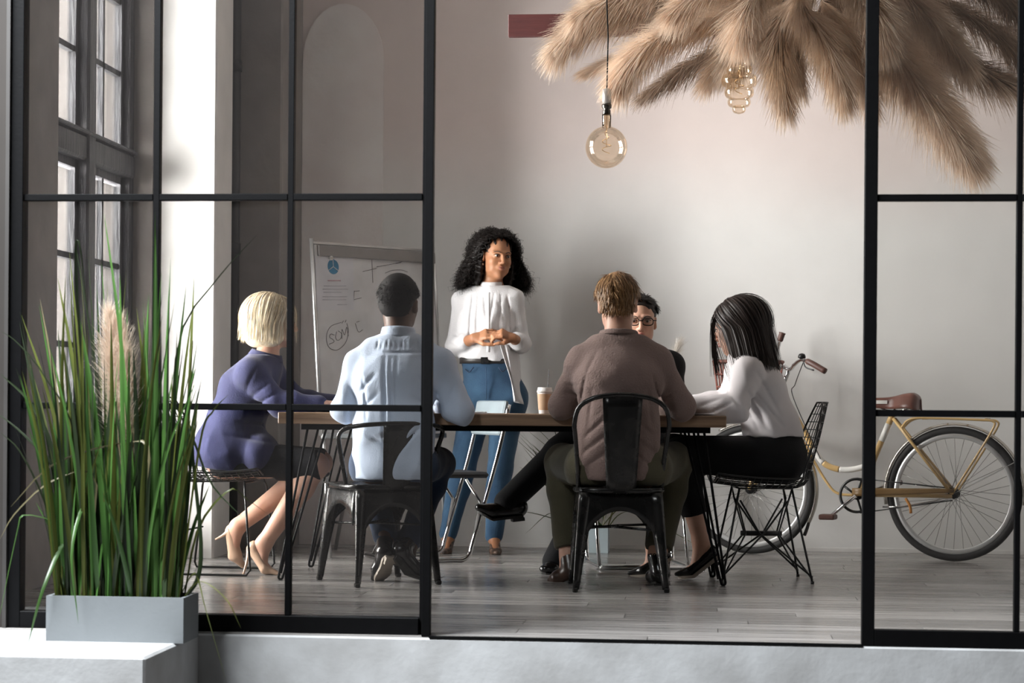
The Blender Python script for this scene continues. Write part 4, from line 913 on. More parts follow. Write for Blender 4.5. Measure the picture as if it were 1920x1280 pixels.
for k, (sp, rad, n) in enumerate((([(225, 1100), (232, 900), (212, 740), (205, 590)], .05, 2600), ([(240, 1100), (250, 860), (236, 720), (225, 610)], .045, 2000))):
    plume(gp, [J(a, b, yF+.12) for a, b in sp][1:], rad, n, .10, M_plume, 300+k, .2)
    MB().tube(spline([J(a, b, yF+.12) for a, b in sp][:3], 10), .003, 5).build('stalk', M_stalk, gp)
# second planter by the back wall
q0, q1 = G(1040, 1035), G(1140, 1036); hy = q1[1]-0.02; h2 = J(1130, 990, hy)[2]
g2 = planter('grass_planter', 'pale blue grey planter with thin green grass by the back wall behind the table', q0[0], q1[0], hy, min(hy+0.17, YB-0.03), h2, M_planter2)
r = np.random.default_rng(9); y2 = hy+0.08
for k in range(46):
    a = J(r.uniform(1050, 1140), 1000, y2); a[2] = h2-0.02
    if k < 26: tip = J(r.uniform(960, 1060), r.uniform(770, 880), y2+r.uniform(-.06, .06))
    else: tip = J(r.uniform(1060, 1250), r.uniform(700, 930), y2+r.uniform(-.06, .06))
    mid = lerp(a, tip, .5)+np.array([0.0, 0, r.uniform(.02, .1)])
    blade(g2, [a, mid, tip], r.uniform(.003, .008), [M_blade, M_blade2, M_drybl][int(r.integers(3))], k)
for pts in ([(1135, 995), (1160, 965), (1190, 960), (1215, 990)], [(1120, 995), (1010, 900), (965, 905)], [(1110, 995), (990, 960), (940, 975)], [(1120, 995), (1170, 950), (1230, 980), (1330, 1035)], [(1110, 995), (1040, 960), (985, 1000)]):
    Pp = [J(a, b, y2-.04) for a, b in pts]; Pp[0][2] = h2-0.02; blade(g2, Pp, .003, M_blade2, 3)
plume(g2, [J(1225, 800, y2), J(1240, 740, y2), J(1258, 690, y2), J(1272, 645, y2)], .045, 1500, .09, mat('pale_pampas_fluff', (0.75, 0.70, 0.64), .8, trans=.3), 400, .3)
# ------------------------------------------------------------------ distance-field modelling for bodies, clothes, hair
def axis(lo, hi, res, fine=()):
    out = [lo]; x = lo
    while x < hi:
        st = res
        for a, b, rr in fine:
            if a-rr <= x <= b: st = min(st, rr)
        x += st; out.append(x)
    return np.array(out, np.float32)
class Field:
    def __init__(s, lo, hi, res, fine=()):          # fine: list of (lo3, hi3, res)
        s.ax = [axis(lo[i], hi[i], res, [(f[0][i], f[1][i], f[2]) for f in fine]) for i in range(3)]
        s.F = np.full([len(a) for a in s.ax], 0.5, np.float32); s.res = res
    def sl(s, lo, hi):
        o = []
        for i in range(3):
            a = int(np.searchsorted(s.ax[i], lo[i])); b = int(np.searchsorted(s.ax[i], hi[i])); o.append(slice(max(a-1, 0), b+1))
        return tuple(o)
    def at(s, q): return s.ax[0][q[0]][:, None, None], s.ax[1][q[1]][None, :, None], s.ax[2][q[2]][None, None, :]
    def put(s, fn, lo, hi, k, cut=False):
        m = k+3.5*s.res; q = s.sl(np.asarray(lo)-m, np.asarray(hi)+m); A = s.F[q]
        if A.size == 0: return s
        d = fn(*s.at(q)).astype(np.float32)
        if cut:
            d = -d
            h = np.clip(k-np.abs(A-d), 0, None)/k if k > 0 else 0; s.F[q] = np.maximum(A, d)+h*h*k*0.25
        else:
            h = np.clip(k-np.abs(A-d), 0, None)/k if k > 0 else 0; s.F[q] = np.minimum(A, d)-h*h*k*0.25
        return s
    def seg(s, p0, p1, r0, r1, k=0.02, n=None, cut=False):
        p0, p1 = np.asarray(p0, float), np.asarray(p1, float); r0 = np.atleast_1d(r0)*np.ones(2); r1 = np.atleast_1d(r1)*np.ones(2)
        v = p1-p0; L2 = max(np.dot(v, v), 1e-9); mr = max(r0.max(), r1.max())
        nv_ = None if n is None else nrm(n)
        def fn(X, Y, Z):
            x, y, z = X-p0[0], Y-p0[1], Z-p0[2]; t = np.clip((x*v[0]+y*v[1]+z*v[2])/L2, 0, 1)
            x = x-t*v[0]; y = y-t*v[1]; z = z-t*v[2]; q2 = x*x+y*y+z*z
            if nv_ is None or (r0[0] == r0[1] and r1[0] == r1[1]): return np.sqrt(q2)-(r0[0]+t*(r1[0]-r0[0]))
            a = r0[0]+t*(r1[0]-r0[0]); b = r0[1]+t*(r1[1]-r0[1]); an = x*nv_[0]+y*nv_[1]+z*nv_[2]
            Lq = np.sqrt(an*an/(a*a)+np.maximum(q2-an*an, 0)/(b*b))+1e-6; ln = np.sqrt(q2)+1e-6
            return ln*(1-1/Lq)
        return s.put(fn, np.minimum(p0, p1)-mr, np.maximum(p0, p1)+mr, k, cut)
    def chain(s, pts, rs, k=0.02, n=None):
        for i in range(len(pts)-1): s.seg(pts[i], pts[i+1], rs[i], rs[i+1], k, n)
        return s
    def ell(s, c, r, k=0.02, R=None, cut=False):
        c = np.asarray(c, float); r = np.asarray(r, float); R = np.eye(3) if R is None else np.asarray(R); mr = r.max()
        def fn(X, Y, Z):
            x, y, z = X-c[0], Y-c[1], Z-c[2]
            u = [(x*R[0][i]+y*R[1][i]+z*R[2][i]) for i in range(3)]
            Lq = np.sqrt((u[0]/r[0])**2+(u[1]/r[1])**2+(u[2]/r[2])**2)+1e-6; ln = np.sqrt(u[0]**2+u[1]**2+u[2]**2)+1e-6
            return ln*(1-1/Lq)
        return s.put(fn, c-mr, c+mr, k, cut)
    def plane(s, p, n, k=0.004, lo=None, hi=None):          # removes the side the normal points to
        p = np.asarray(p, float); n = nrm(n); lo = [a[0] for a in s.ax] if lo is None else lo; hi = [a[-1] for a in s.ax] if hi is None else hi
        return s.put(lambda X, Y, Z: -((X-p[0])*n[0]+(Y-p[1])*n[1]+(Z-p[2])*n[2]), lo, hi, k, True)
    def wrinkle(s, amp, f=(28, 28, 18), seed=0, m=0.05):
        q = tuple(slice(None) for _ in range(3)); X, Y, Z = s.at(q); r = np.random.default_rng(seed)
        for n in range(3):
            d = nrm(r.normal(size=3)*np.array([1, .8, .9])); ph = r.uniform(0, 6, 6); fr = f[n]
            ww = 1.5*np.sin(7*X+5*Z+ph[0])+1.3*np.sin(8*Z-4*Y+ph[1])+1.0*np.sin(9*Y+6*X+ph[2])
            g = 0.5+0.5*np.sin(6*X+ph[3]+1.3*np.sin(5*Z+ph[4]))*np.sin(7*Z+ph[5]+4*Y)
            s.F += (amp*g*(np.abs(np.sin((X*d[0]+Y*d[1]+Z*d[2])*fr+ww))-0.6)*1.7).astype(np.float32)
        return s
    def crease(s, p0, p1, w=0.008, amp=0.006, yr=None):
        """a fold along the line p0-p1 as seen along y; amp > 0 sinks in, < 0 stands out"""
        p0, p1 = np.asarray(p0, float), np.asarray(p1, float); lo, hi = np.minimum(p0, p1)-3*w, np.maximum(p0, p1)+3*w
        lo[1], hi[1] = (s.ax[1][0], s.ax[1][-1]) if yr is None else yr
        q = s.sl(lo, hi); X, Y, Z = s.at(q); v = p1-p0; L2 = v[0]**2+v[2]**2+1e-9; t = ((X-p0[0])*v[0]+(Z-p0[2])*v[2])/L2; tc = np.clip(t, 0, 1)
        d2 = (X-p0[0]-tc*v[0])**2+(Z-p0[2]-tc*v[2])**2
        s.F[q] += (1.35*amp*np.exp(-d2/(w*w))*(np.sin(np.pi*np.clip(tc*.9+.05, 0, 1))**.6)+0*Y).astype(np.float32); return s
    def mesh(s, name):
        F = s.F; X, Y, Z = s.ax; neg = F < 0; nx, ny, nz = F.shape
        c = neg[:-1, :-1, :-1].astype(np.int8)
        for i, j, k in ((1,0,0),(0,1,0),(0,0,1),(1,1,0),(1,0,1),(0,1,1),(1,1,1)): c = c+neg[i:nx-1+i, j:ny-1+j, k:nz-1+k]
        act = np.argwhere((c > 0) & (c < 8)); I, Jx, K = act.T
        acc = np.zeros((len(act), 3)); cnt = np.zeros(len(act))
        for a, b in (((0,0,0),(1,0,0)),((0,1,0),(1,1,0)),((0,0,1),(1,0,1)),((0,1,1),(1,1,1)),((0,0,0),(0,1,0)),((1,0,0),(1,1,0)),((0,0,1),(0,1,1)),((1,0,1),(1,1,1)),((0,0,0),(0,0,1)),((1,0,0),(1,0,1)),((0,1,0),(0,1,1)),((1,1,0),(1,1,1))):
            fa = F[I+a[0], Jx+a[1], K+a[2]]; fb = F[I+b[0], Jx+b[1], K+b[2]]; msk = (fa < 0) != (fb < 0)
            t = np.where(msk, fa/np.where(msk, fa-fb, 1), 0)
            pa = np.stack([X[I+a[0]], Y[Jx+a[1]], Z[K+a[2]]], 1); pb_ = np.stack([X[I+b[0]], Y[Jx+b[1]], Z[K+b[2]]], 1)
            acc += np.where(msk[:, None], pa+(pb_-pa)*t[:, None], 0); cnt += msk
        V = acc/np.maximum(cnt, 1)[:, None]
        idx = np.full((nx-1, ny-1, nz-1), -1, np.int32); idx[I, Jx, K] = np.arange(len(act)); Q = []
        sx = np.argwhere(neg[:-1, 1:-1, 1:-1] != neg[1:, 1:-1, 1:-1]); i, j, k = sx[:, 0], sx[:, 1]+1, sx[:, 2]+1
        q = np.stack([idx[i, j-1, k-1], idx[i, j, k-1], idx[i, j, k], idx[i, j-1, k]], 1); fl = neg[i, j, k]; q[~fl] = q[~fl][:, ::-1]; Q.append(q)
        sx = np.argwhere(neg[1:-1, :-1, 1:-1] != neg[1:-1, 1:, 1:-1]); i, j, k = sx[:, 0]+1, sx[:, 1], sx[:, 2]+1
        q = np.stack([idx[i-1, j, k-1], idx[i-1, j, k], idx[i, j, k], idx[i, j, k-1]], 1); fl = neg[i, j, k]; q[~fl] = q[~fl][:, ::-1]; Q.append(q)
        sx = np.argwhere(neg[1:-1, 1:-1, :-1] != neg[1:-1, 1:-1, 1:]); i, j, k = sx[:, 0]+1, sx[:, 1]+1, sx[:, 2]
        q = np.stack([idx[i-1, j-1, k], idx[i, j-1, k], idx[i, j, k], idx[i-1, j, k]], 1); fl = neg[i, j, k]; q[~fl] = q[~fl][:, ::-1]; Q.append(q)
        Q = np.vstack(Q); Q = Q[(Q >= 0).all(1)]
        # light smoothing
        for _ in range(2):
            a = np.zeros_like(V); n_ = np.zeros(len(V))
            for u, v in ((0, 1), (1, 2), (2, 3), (3, 0)):
                np.add.at(a, Q[:, u], V[Q[:, v]]); np.add.at(n_, Q[:, u], 1); np.add.at(a, Q[:, v], V[Q[:, u]]); np.add.at(n_, Q[:, v], 1)
            V = V*0.6+0.4*a/np.maximum(n_, 1)[:, None]
        return mesh_np(name, V, Q)
def rot(yaw=0, pitch=0, roll=0):
    """columns: right, forward, up of a head looking along +y, turned by yaw (ccw from above), pitched (up +), rolled"""
    return np.array(Matrix.Rotation(yaw, 3, 'Z') @ Matrix.Rotation(pitch, 3, 'X') @ Matrix.Rotation(roll, 3, 'Y'))
# ---- head: written into a field; c = head centre, R = rotation
def head_sdf(f, c, R, s=1.0, neck=None, nr=0.055, fem=False):
    P = lambda x, y, z: np.asarray(c)+R @ (np.array([x, y, z])*s)
    E = lambda x, y, z, a, b, d, k=0.02, cut=False: f.ell(P(x, y, z), np.array([a, b, d])*s, k*s, R, cut)
    E(0, -0.018, 0.035, 0.0735, 0.092, 0.083)                       # skull
    E(0, 0.028, -0.020, 0.063, 0.066, 0.080, 0.03)                  # face mass
    E(0, 0.045, -0.070, 0.043, 0.045, 0.040, 0.03)                  # jaw
    E(0, 0.073, -0.096, 0.020 if fem else 0.024, 0.019, 0.017, 0.02)   # chin
    for sx in (-1, 1):
        E(sx*0.040, 0.020, -0.060, 0.016, 0.042, 0.026, 0.03)       # jaw corner
        E(sx*0.040, 0.058, -0.024, 0.021, 0.024, 0.020, 0.02)       # cheek
        E(sx*0.031, 0.092, 0.006, 0.016, 0.012, 0.011, 0.010, True)  # eye socket
        f.seg(P(sx*0.012, 0.089, 0.027), P(sx*0.048, 0.073, 0.027), 0.009*s, 0.007*s, 0.012*s)   # brow
        f.ell(P(sx*0.074, -0.004, -0.006), np.array([0.009, 0.019, 0.031])*s, 0.006*s, R @ rot(0, 0.15, 0) @ np.array(Matrix.Rotation(-sx*0.35, 3, 'Z')))   # ear
        f.ell(P(sx*0.083, 0.003, -0.004), np.array([0.005, 0.010, 0.017])*s, 0.005*s, R, True)
        E(sx*0.0125, 0.104, -0.030, 0.0085, 0.011, 0.0075, 0.007)   # nostril wing
        E(sx*0.0315, 0.077, 0.008, 0.0155, 0.0135, 0.0125, 0.004)    # lids / eyeball mass
    f.seg(P(0, 0.090, 0.020), P(0, 0.112, -0.020), 0.0075*s, 0.0095*s, 0.010*s); E(0, 0.113, -0.026, 0.0105, 0.0105, 0.009, 0.008)
    E(0, 0.089, -0.052, 0.022, 0.012, 0.012, 0.012)                 # mouth mound
    for sx in (-1, 1): f.seg(P(0, 0.1005, -0.0505), P(sx*0.021, 0.089, -0.0525), 0.0052*s, 0.002*s, 0.004*s)
    for sx in (-1, 1): f.seg(P(0, 0.0985, -0.0605), P(sx*0.018, 0.089, -0.0580), 0.0064*s, 0.002*s, 0.004*s)
    f.seg(P(-0.02, 0.101, -0.0555), P(0.02, 0.101, -0.0555), 0.0015*s, 0.0015*s, 0.003*s, cut=True)
    if neck is not None: f.seg(P(0, -0.020, -0.045), neck, np.array([nr, nr]), np.array([nr*1.12, nr*1.1]), 0.035, R[:, 0])
    return P
def face_bits(root, P, R, s, iris, brow, lip, glasses=None, lidm=None):
    for sx in (-1, 1):
        c = P(sx*0.0315, 0.0805, 0.008); M4 = Matrix.Translation(Vector(c)) @ Matrix([list(R[0])+[0], list(R[1])+[0], list(R[2])+[0], [0, 0, 0, 1]]).to_4x4()
        e = MB().lathe([(0.0108*s*math.cos(a), 0.0108*s*math.sin(a)) for a in np.linspace(-1.57, 1.57, 11)], 16, M4 @ Matrix.Scale(0.62, 4, (0, 0, 1)) @ Matrix.Translation((0, 0.0045*s, 0))).build('eye', M_eye, root)
        MB().lathe([(0.0001, 0.002*s), (0.003*s, 0.0016*s), (0.0055*s, 0.0)][::-1], 14, M4 @ Matrix.Translation((0.001*s, 0.0155*s, -0.0008*s)) @ Matrix.Rotation(-PI/2, 4, 'X')).build('iris', iris, e)
        MB().tube([P(sx*(0.0315+0.0165*math.cos(a)), 0.092-0.006*abs(math.cos(a))-(0.006 if math.cos(a) > 0 else 0)*abs(math.cos(a)), 0.0095+0.0065*math.sin(a)) for a in np.linspace(0.0, PI, 9)], 0.0016*s, 5).build('eyelash', M_lash, e)
        MB().tube(spline([P(sx*0.013, 0.0985, 0.025), P(sx*0.030, 0.0955, 0.0315), P(sx*0.050, 0.0795, 0.0265)], 10), np.array([.0028, .0034, .0036, .0035, .0034, .0032, .003, .0026, .002, .0012])*s, 6, flat=0.6).build('eyebrow', brow, root)
    pts = [P(0.021*math.sin(a), 0.1035-0.0125*math.sin(a)**2, -0.0505+0.0015*math.cos(3*a)) for a in np.linspace(-1.4, 1.4, 11)]
    MB().tube(pts, np.array([.0010, .002, .0032, .004, .0043, .004, .0043, .004, .0032, .002, .0010])*s, 8).build('upper_lip', lip, root)
    pts = [P(0.019*math.sin(a), 0.1025-0.0125*math.sin(a)**2, -0.0605+0.0012*abs(math.sin(a))) for a in np.linspace(-1.4, 1.4, 11)]
    MB().tube(pts, np.array([.0010, .0025, .004, .005, .0054, .0055, .0054, .005, .004, .0025, .0010])*s, 8).build('lower_lip', lip, root)
# ---- hand: w wrist, fd finger direction, bk direction the back of the hand faces, sd +1 if the thumb lies on cross(fd, bk) side
def hand_sdf(f, w, fd, bk, sd, curl=0.5, s=1.0, spread=0.09):
    w = np.asarray(w, float); fd = nrm(fd); bk = nrm(bk-fd*np.dot(bk, fd)); th = nrm(np.cross(fd, bk))*sd
    f.seg(w, w+fd*0.022*s, (0.026*s, 0.019*s), (0.030*s, 0.016*s), 0.015, th)
    f.seg(w+fd*0.02*s, w+fd*0.072*s, (0.030*s, 0.0155*s), (0.037*s, 0.0125*s), 0.012, th)
    L = [(0.044, 0.026, 0.020), (0.048, 0.030, 0.022), (0.045, 0.028, 0.021), (0.035, 0.021, 0.018)]
    for i, ll in enumerate(L):
        o = (1.5-i)*0.0195*s; b = w+fd*(0.080-0.004*abs(i-1)**1.3)*s+th*o; a = spread*(1.5-i)*0.5
        p = w+fd*0.05*s+th*o*0.8; f.seg(p, b, 0.0095*s, 0.0098*s, 0.008); ang = curl*(0.75+0.1*i); r0 = 0.0094*s*(0.86 if i == 3 else 1)
        for q, seg in enumerate(ll):
            dd = nrm(fd*math.cos(ang)-bk*math.sin(ang)+th*a*0.6); e = b+dd*seg*s; f.seg(b, e, r0*(1-0.08*q), r0*(0.92-0.08*q), 0.0035); b = e; ang += curl*0.95
    b = w+fd*0.022*s+th*0.022*s-bk*0.006*s; d = nrm(fd*0.75+th*0.75-bk*0.25); e = b+d*0.042*s; f.seg(b, e, 0.0145*s, 0.0115*s, 0.010)
    d2 = nrm(fd*0.95+th*0.15-bk*(0.25+0.3*curl)); e2 = e+d2*0.032*s; f.seg(e, e2, 0.011*s, 0.0095*s, 0.005); f.seg(e2, e2+nrm(d2-bk*0.25)*0.024*s, 0.0098*s, 0.0078*s, 0.004)
def foot_sdf(f, ank, fo, r=0.024):
    """foot inside a shoe: ankle joint and (heel, ball, toe)"""
    heel, ball, toe = (np.asarray(q, float) for q in fo)
    f.seg(ank, heel, 0.030, r*.95, 0.02); f.seg(ank, lerp(heel, ball, .75), 0.030, r*.9, 0.025); f.seg(heel, ball, r*.8, r*.85, 0.015); f.seg(ball, lerp(ball, toe, .7), r*.85, r*.42, 0.015)
def bounds(pts, m): P = np.array([np.asarray(p, float) for p in pts]); return P.min(0)-m, P.max(0)+m
# ---- hair strands: start points on an ellipsoid scalp, falling
def hair_strands(c, R, rad, n, r, keep, length, lift=0.006, curl=0.0, cf=60, width=0.0012, flare=0.0, comb=None, steps=16, jitter=0.004, cfall=0.12):
    """length(u) -> strand length for unit scalp direction u (local); keep(u) -> mask ; comb: local direction pulled along the scalp"""
    U = r.normal(size=(n*4, 3)); U = unit(U); U = U[keep(U)][:n]; n = len(U)
    L = length(U)*(0.85+0.3*r.random(n)); D = L/(steps-1); off = lift*(0.3+r.random(n))
    rad = np.asarray(rad); p = U*rad*(1+off/rad.mean())[:, None]; P = [p]
    dn = R.T @ np.array([0, 0, -1.0]); vel = np.zeros_like(p)
    if comb is None: comb = lambda q: np.zeros_like(q)
    for k in range(steps-1):
        nn_ = unit(p/rad**2); cb = comb(p/rad); g = np.broadcast_to(dn, p.shape)+cb
        on = np.sum(nn_*dn, 1) < 0.25
        gt = g-nn_*np.sum(g*nn_, 1, keepdims=True); d = np.where(on[:, None], unit(gt), unit(dn+cb*cfall+nn_*flare))
        vel = unit(vel*0.55+d) if k else d
        p = p+vel*D[:, None]
        q = p/rad; lq = np.linalg.norm(q, axis=1); mn = 1+off/rad.mean(); inside = lq < mn
        p = np.where(inside[:, None], p*(mn/np.maximum(lq, 1e-6))[:, None], p)
        P.append(p)
    P = np.stack(P, 1); t = np.linspace(0, 1, steps)[None, :, None]
    T = unit(np.gradient(P, axis=1))
    if curl:
        a = unit(np.cross(T, r.normal(size=(n, 1, 3)))); b = np.cross(T, a); ph = r.uniform(0, 2*PI, (n, 1, 1)); fr = cf*(0.8+0.5*r.random((n, 1, 1)))
        w = L[:, None, None]*t*fr+ph; amp = curl*np.minimum(1, t*3+0.15)*(0.6+0.7*r.random((n, 1, 1)))
        P = P+amp*(np.cos(w)*a+np.sin(w)*b)
    P = P+r.normal(size=(n, 1, 3))*jitter*t
    T = unit(np.gradient(P, axis=1)); nn_ = unit(P/rad**2); S_ = unit(np.cross(T, nn_)+r.normal(size=(n, 1, 3))*0.25)
    Wd = width*(1-0.75*np.linspace(0, 1, steps)**3)[None]*(0.6+0.8*r.random((n, 1)))
    Pw = np.asarray(c)+P @ R.T; Sw = S_ @ R.T
    return Pw, Wd, Sw
# ------------------------------------------------------------------ people
def skinmat(n, c, c2): return mat(n, c, 0.48, col2=c2, scale=12, sss=0.12, spec=0.4)
M_eye = mat('eye_white', (0.50, 0.47, 0.44), 0.25); M_lash = mat('lash_dark', (0.01, 0.008, 0.007), 0.6)
M_iris = mat('iris_brown', (0.03, 0.014, 0.008), 0.15); M_irisb = mat('iris_grey', (0.12, 0.16, 0.18), 0.15)
M_skin_dark = skinmat('skin_deep_brown', (0.085, 0.042, 0.026), (0.065, 0.032, 0.02))
M_skin_mid = skinmat('skin_brown', (0.42, 0.20, 0.105), (0.35, 0.155, 0.08))
M_skin_fair = skinmat('skin_fair', (0.62, 0.37, 0.27), (0.56, 0.31, 0.22))
M_lip_mid = mat('lips_brown', (0.30, 0.11, 0.075), 0.4); M_lip_fair = mat('lips_pink', (0.5, 0.2, 0.17), 0.4); M_lip_dark = mat('lips_deep', (0.10, 0.04, 0.035), 0.4)
def cloth(n, c, c2=None, rough=0.85, sc=4, b=0.25, sheen=0.15, bs=180): return mat(n, c, rough, col2=c2 or [x*0.82 for x in c], scale=sc, bump=b, bscale=bs, sheen=sheen, spec=0.25)
M_bluesh = cloth('pale_blue_cotton', (0.56, 0.645, 0.79)); M_denimd = cloth('dark_denim', (0.035, 0.06, 0.115), (0.012, 0.022, 0.05)); M_denim = cloth('blue_denim', (0.046, 0.105, 0.18), (0.028, 0.066, 0.125), sc=7)
M_sweater = cloth('brown_knit', (0.235, 0.165, 0.145), (0.195, 0.135, 0.12), b=0.5, bs=120); M_olive = cloth('olive_cotton', (0.085, 0.075, 0.045), (0.055, 0.05, 0.03))
M_navy = cloth('navy_wool', (0.034, 0.037, 0.108), (0.019, 0.021, 0.068)); M_skirt = cloth('black_skirt_cloth', (0.010, 0.010, 0.012), sheen=0.0); M_blk = cloth('black_cloth', (0.008, 0.008, 0.009), (0.006, 0.006, 0.007), sheen=0.02)
M_blouse = cloth('white_linen', (0.80, 0.79, 0.80), (0.74, 0.73, 0.745)); M_blouse2 = cloth('white_silk_blouse', (0.72, 0.69, 0.70), (0.66, 0.62, 0.63), b=0.1)
M_nude = mat('nude_patent', (0.66, 0.44, 0.31), 0.3, coat=0.4); M_blkshoe = mat('black_shoe_leather', (0.012, 0.011, 0.011), 0.22, coat=0.3); M_brnshoe = mat('brown_shoe_leather', (0.075, 0.04, 0.027), 0.3, col2=(0.03, 0.018, 0.014), scale=20)
M_sole = mat('pale_sole', (0.42, 0.36, 0.30), 0.6); M_soled = mat('dark_sole', (0.02, 0.018, 0.016), 0.6)
def hairmat(n, c, c2, rough=0.38, sc=6, st=(30, 30, 1), spec=0.4): return mat(n, c, rough, col2=c2, scale=sc, stretch=st, spec=spec, rand=0.05, lo=0.3, hi=0.7)
M_h_blond = hairmat('hair_blond', (0.86, 0.77, 0.60), (0.60, 0.46, 0.28), 0.45, 4); M_h_black = hairmat('hair_black', (0.012, 0.010, 0.009), (0.005, 0.004, 0.004), 0.7, spec=0.15)
M_h_short = hairmat('hair_short_dark', (0.022, 0.015, 0.012), (0.009, 0.006, 0.005), 0.5, spec=0.3)
M_h_curl = hairmat('hair_curly_black', (0.020, 0.015, 0.013), (0.008, 0.006, 0.006), 0.5, spec=0.25); M_h_brown = hairmat('hair_light_brown', (0.50, 0.29, 0.13), (0.13, 0.06, 0.026), 0.42, 6)
M_h_dark = hairmat('hair_dark_brown', (0.040, 0.026, 0.021), (0.014, 0.009, 0.008), 0.48, 4)

def limb(f, a, b, c, r, k=0.025, infl=0.0, frac=1.0):
    a, b, c = (np.asarray(x, float) for x in (a, b, c)); r = [x+infl for x in r]
    f.seg(a, b, r[0], r[1], k); e = lerp(b, c, frac)
    if frac >= 0.6:
        m = lerp(b, c, 0.3); f.seg(b, m, r[1], r[2], k); f.seg(m, e, r[2], lerp(r[2], r[3], (frac-0.3)/0.7), k)
    else: f.seg(b, e, r[1], r[2], k)
def torso(f, j, fem, infl=0.0, pelvis=True, k=0.05, flat=0.0):
    hs = nrm(j['shR']-j['shL']); hh = nrm(j['hipR']-j['hipL']) if 'hipR' in j else hs
    A = dict(pel=(.168, .118), wai=(.128, .094), che=(.145, .108), upp=(.128, .078)) if fem else dict(pel=(.160, .118), wai=(.150, .110), che=(.172, .122), upp=(.155, .088))
    g = lambda n: (A[n][0]+infl, A[n][1]+infl-flat)
    up = lerp(j['chest'], j['neck'], 0.62)
    if pelvis: f.seg(j['pelvis'], j['waist'], g('pel'), g('wai'), k, hh)
    else: f.seg(lerp(j['pelvis'], j['waist'], .35), j['waist'], (A['pel'][0]*.9+infl, A['pel'][1]*.9+infl), g('wai'), k, hh)
    f.seg(j['waist'], j['chest'], g('wai'), g('che'), k, hs); f.seg(j['chest'], up, g('che'), g('upp'), k, hs)
    r = (0.046 if fem else 0.056)+infl
    f.seg(lerp(up, j['shL'], .35), j['shL'], r, r, k*.8); f.seg(lerp(up, j['shR'], .35), j['shR'], r, r, k*.8)
    for s in ('shL', 'shR'): f.seg(j['neck'], j[s]+np.array([0, 0, .0]), 0.040+infl*.6, 0.040+infl, 0.045)
ARM_F, ARM_M = (.046, .037, .036, .026), (.056, .044, .044, .031)
LEG_F, LEG_M = (.084, .054, .055, .036), (.088, .058, .060, .042)
def body_mesh(root, j, fem, skin, R, hs, hands=(), feet=True, nr=None):
    pts = [v for k, v in j.items() if k[:2] != 'fo']+[q for k, v in j.items() if k[:2] == 'fo' for q in v]
    lo, hi = bounds(pts, 0.14); hc = j['head']
    fine = [(hc-np.array([.10, .12, .13]), hc+np.array([.10, .13, .13]), 0.0036)]
    for h in hands: fine.append((h['w']-0.02+np.minimum(h['fd'], 0)*.14-.03, h['w']+0.02+np.maximum(h['fd'], 0)*.14+.03, 0.0042))
    f = Field(lo, hi, 0.0085, fine)
    torso(f, j, fem, -0.012); ar = ARM_F if fem else ARM_M; lg = LEG_F if fem else LEG_M
    for s in 'LR':
        limb(f, j['sh'+s], j['el'+s], j['wr'+s], ar)
        if 'kn'+s in j: limb(f, j['hip'+s], j['kn'+s], j['an'+s], lg, 0.03)
        if 'fo'+s in j: foot_sdf(f, j['an'+s], j['fo'+s])
    for h in hands: hand_sdf(f, h['w'], h['fd'], h['bk'], h['sd'], h.get('curl', .5), h.get('s', .93 if fem else 1.05), h.get('spread', .09))
    P = head_sdf(f, hc, R, hs, j['neck'], 0.047 if fem else 0.056, fem)
    link('body', f.mesh('body'), skin, root); return P
def hand(w, fd, bk, sd, curl=.5, **k): return dict(w=np.asarray(w, float), fd=nrm(fd), bk=np.asarray(bk, float), sd=sd, curl=curl, **k)
def garment(root, name, pts, m, build, res=0.0075, margin=0.16, wr=None, seed=0, fine=()):
    lo, hi = bounds(pts, margin); f = Field(lo, hi, res, fine); build(f)
    if wr: f.wrinkle(wr[0], wr[1], seed)
    return link(name, f.mesh(name), m, root)
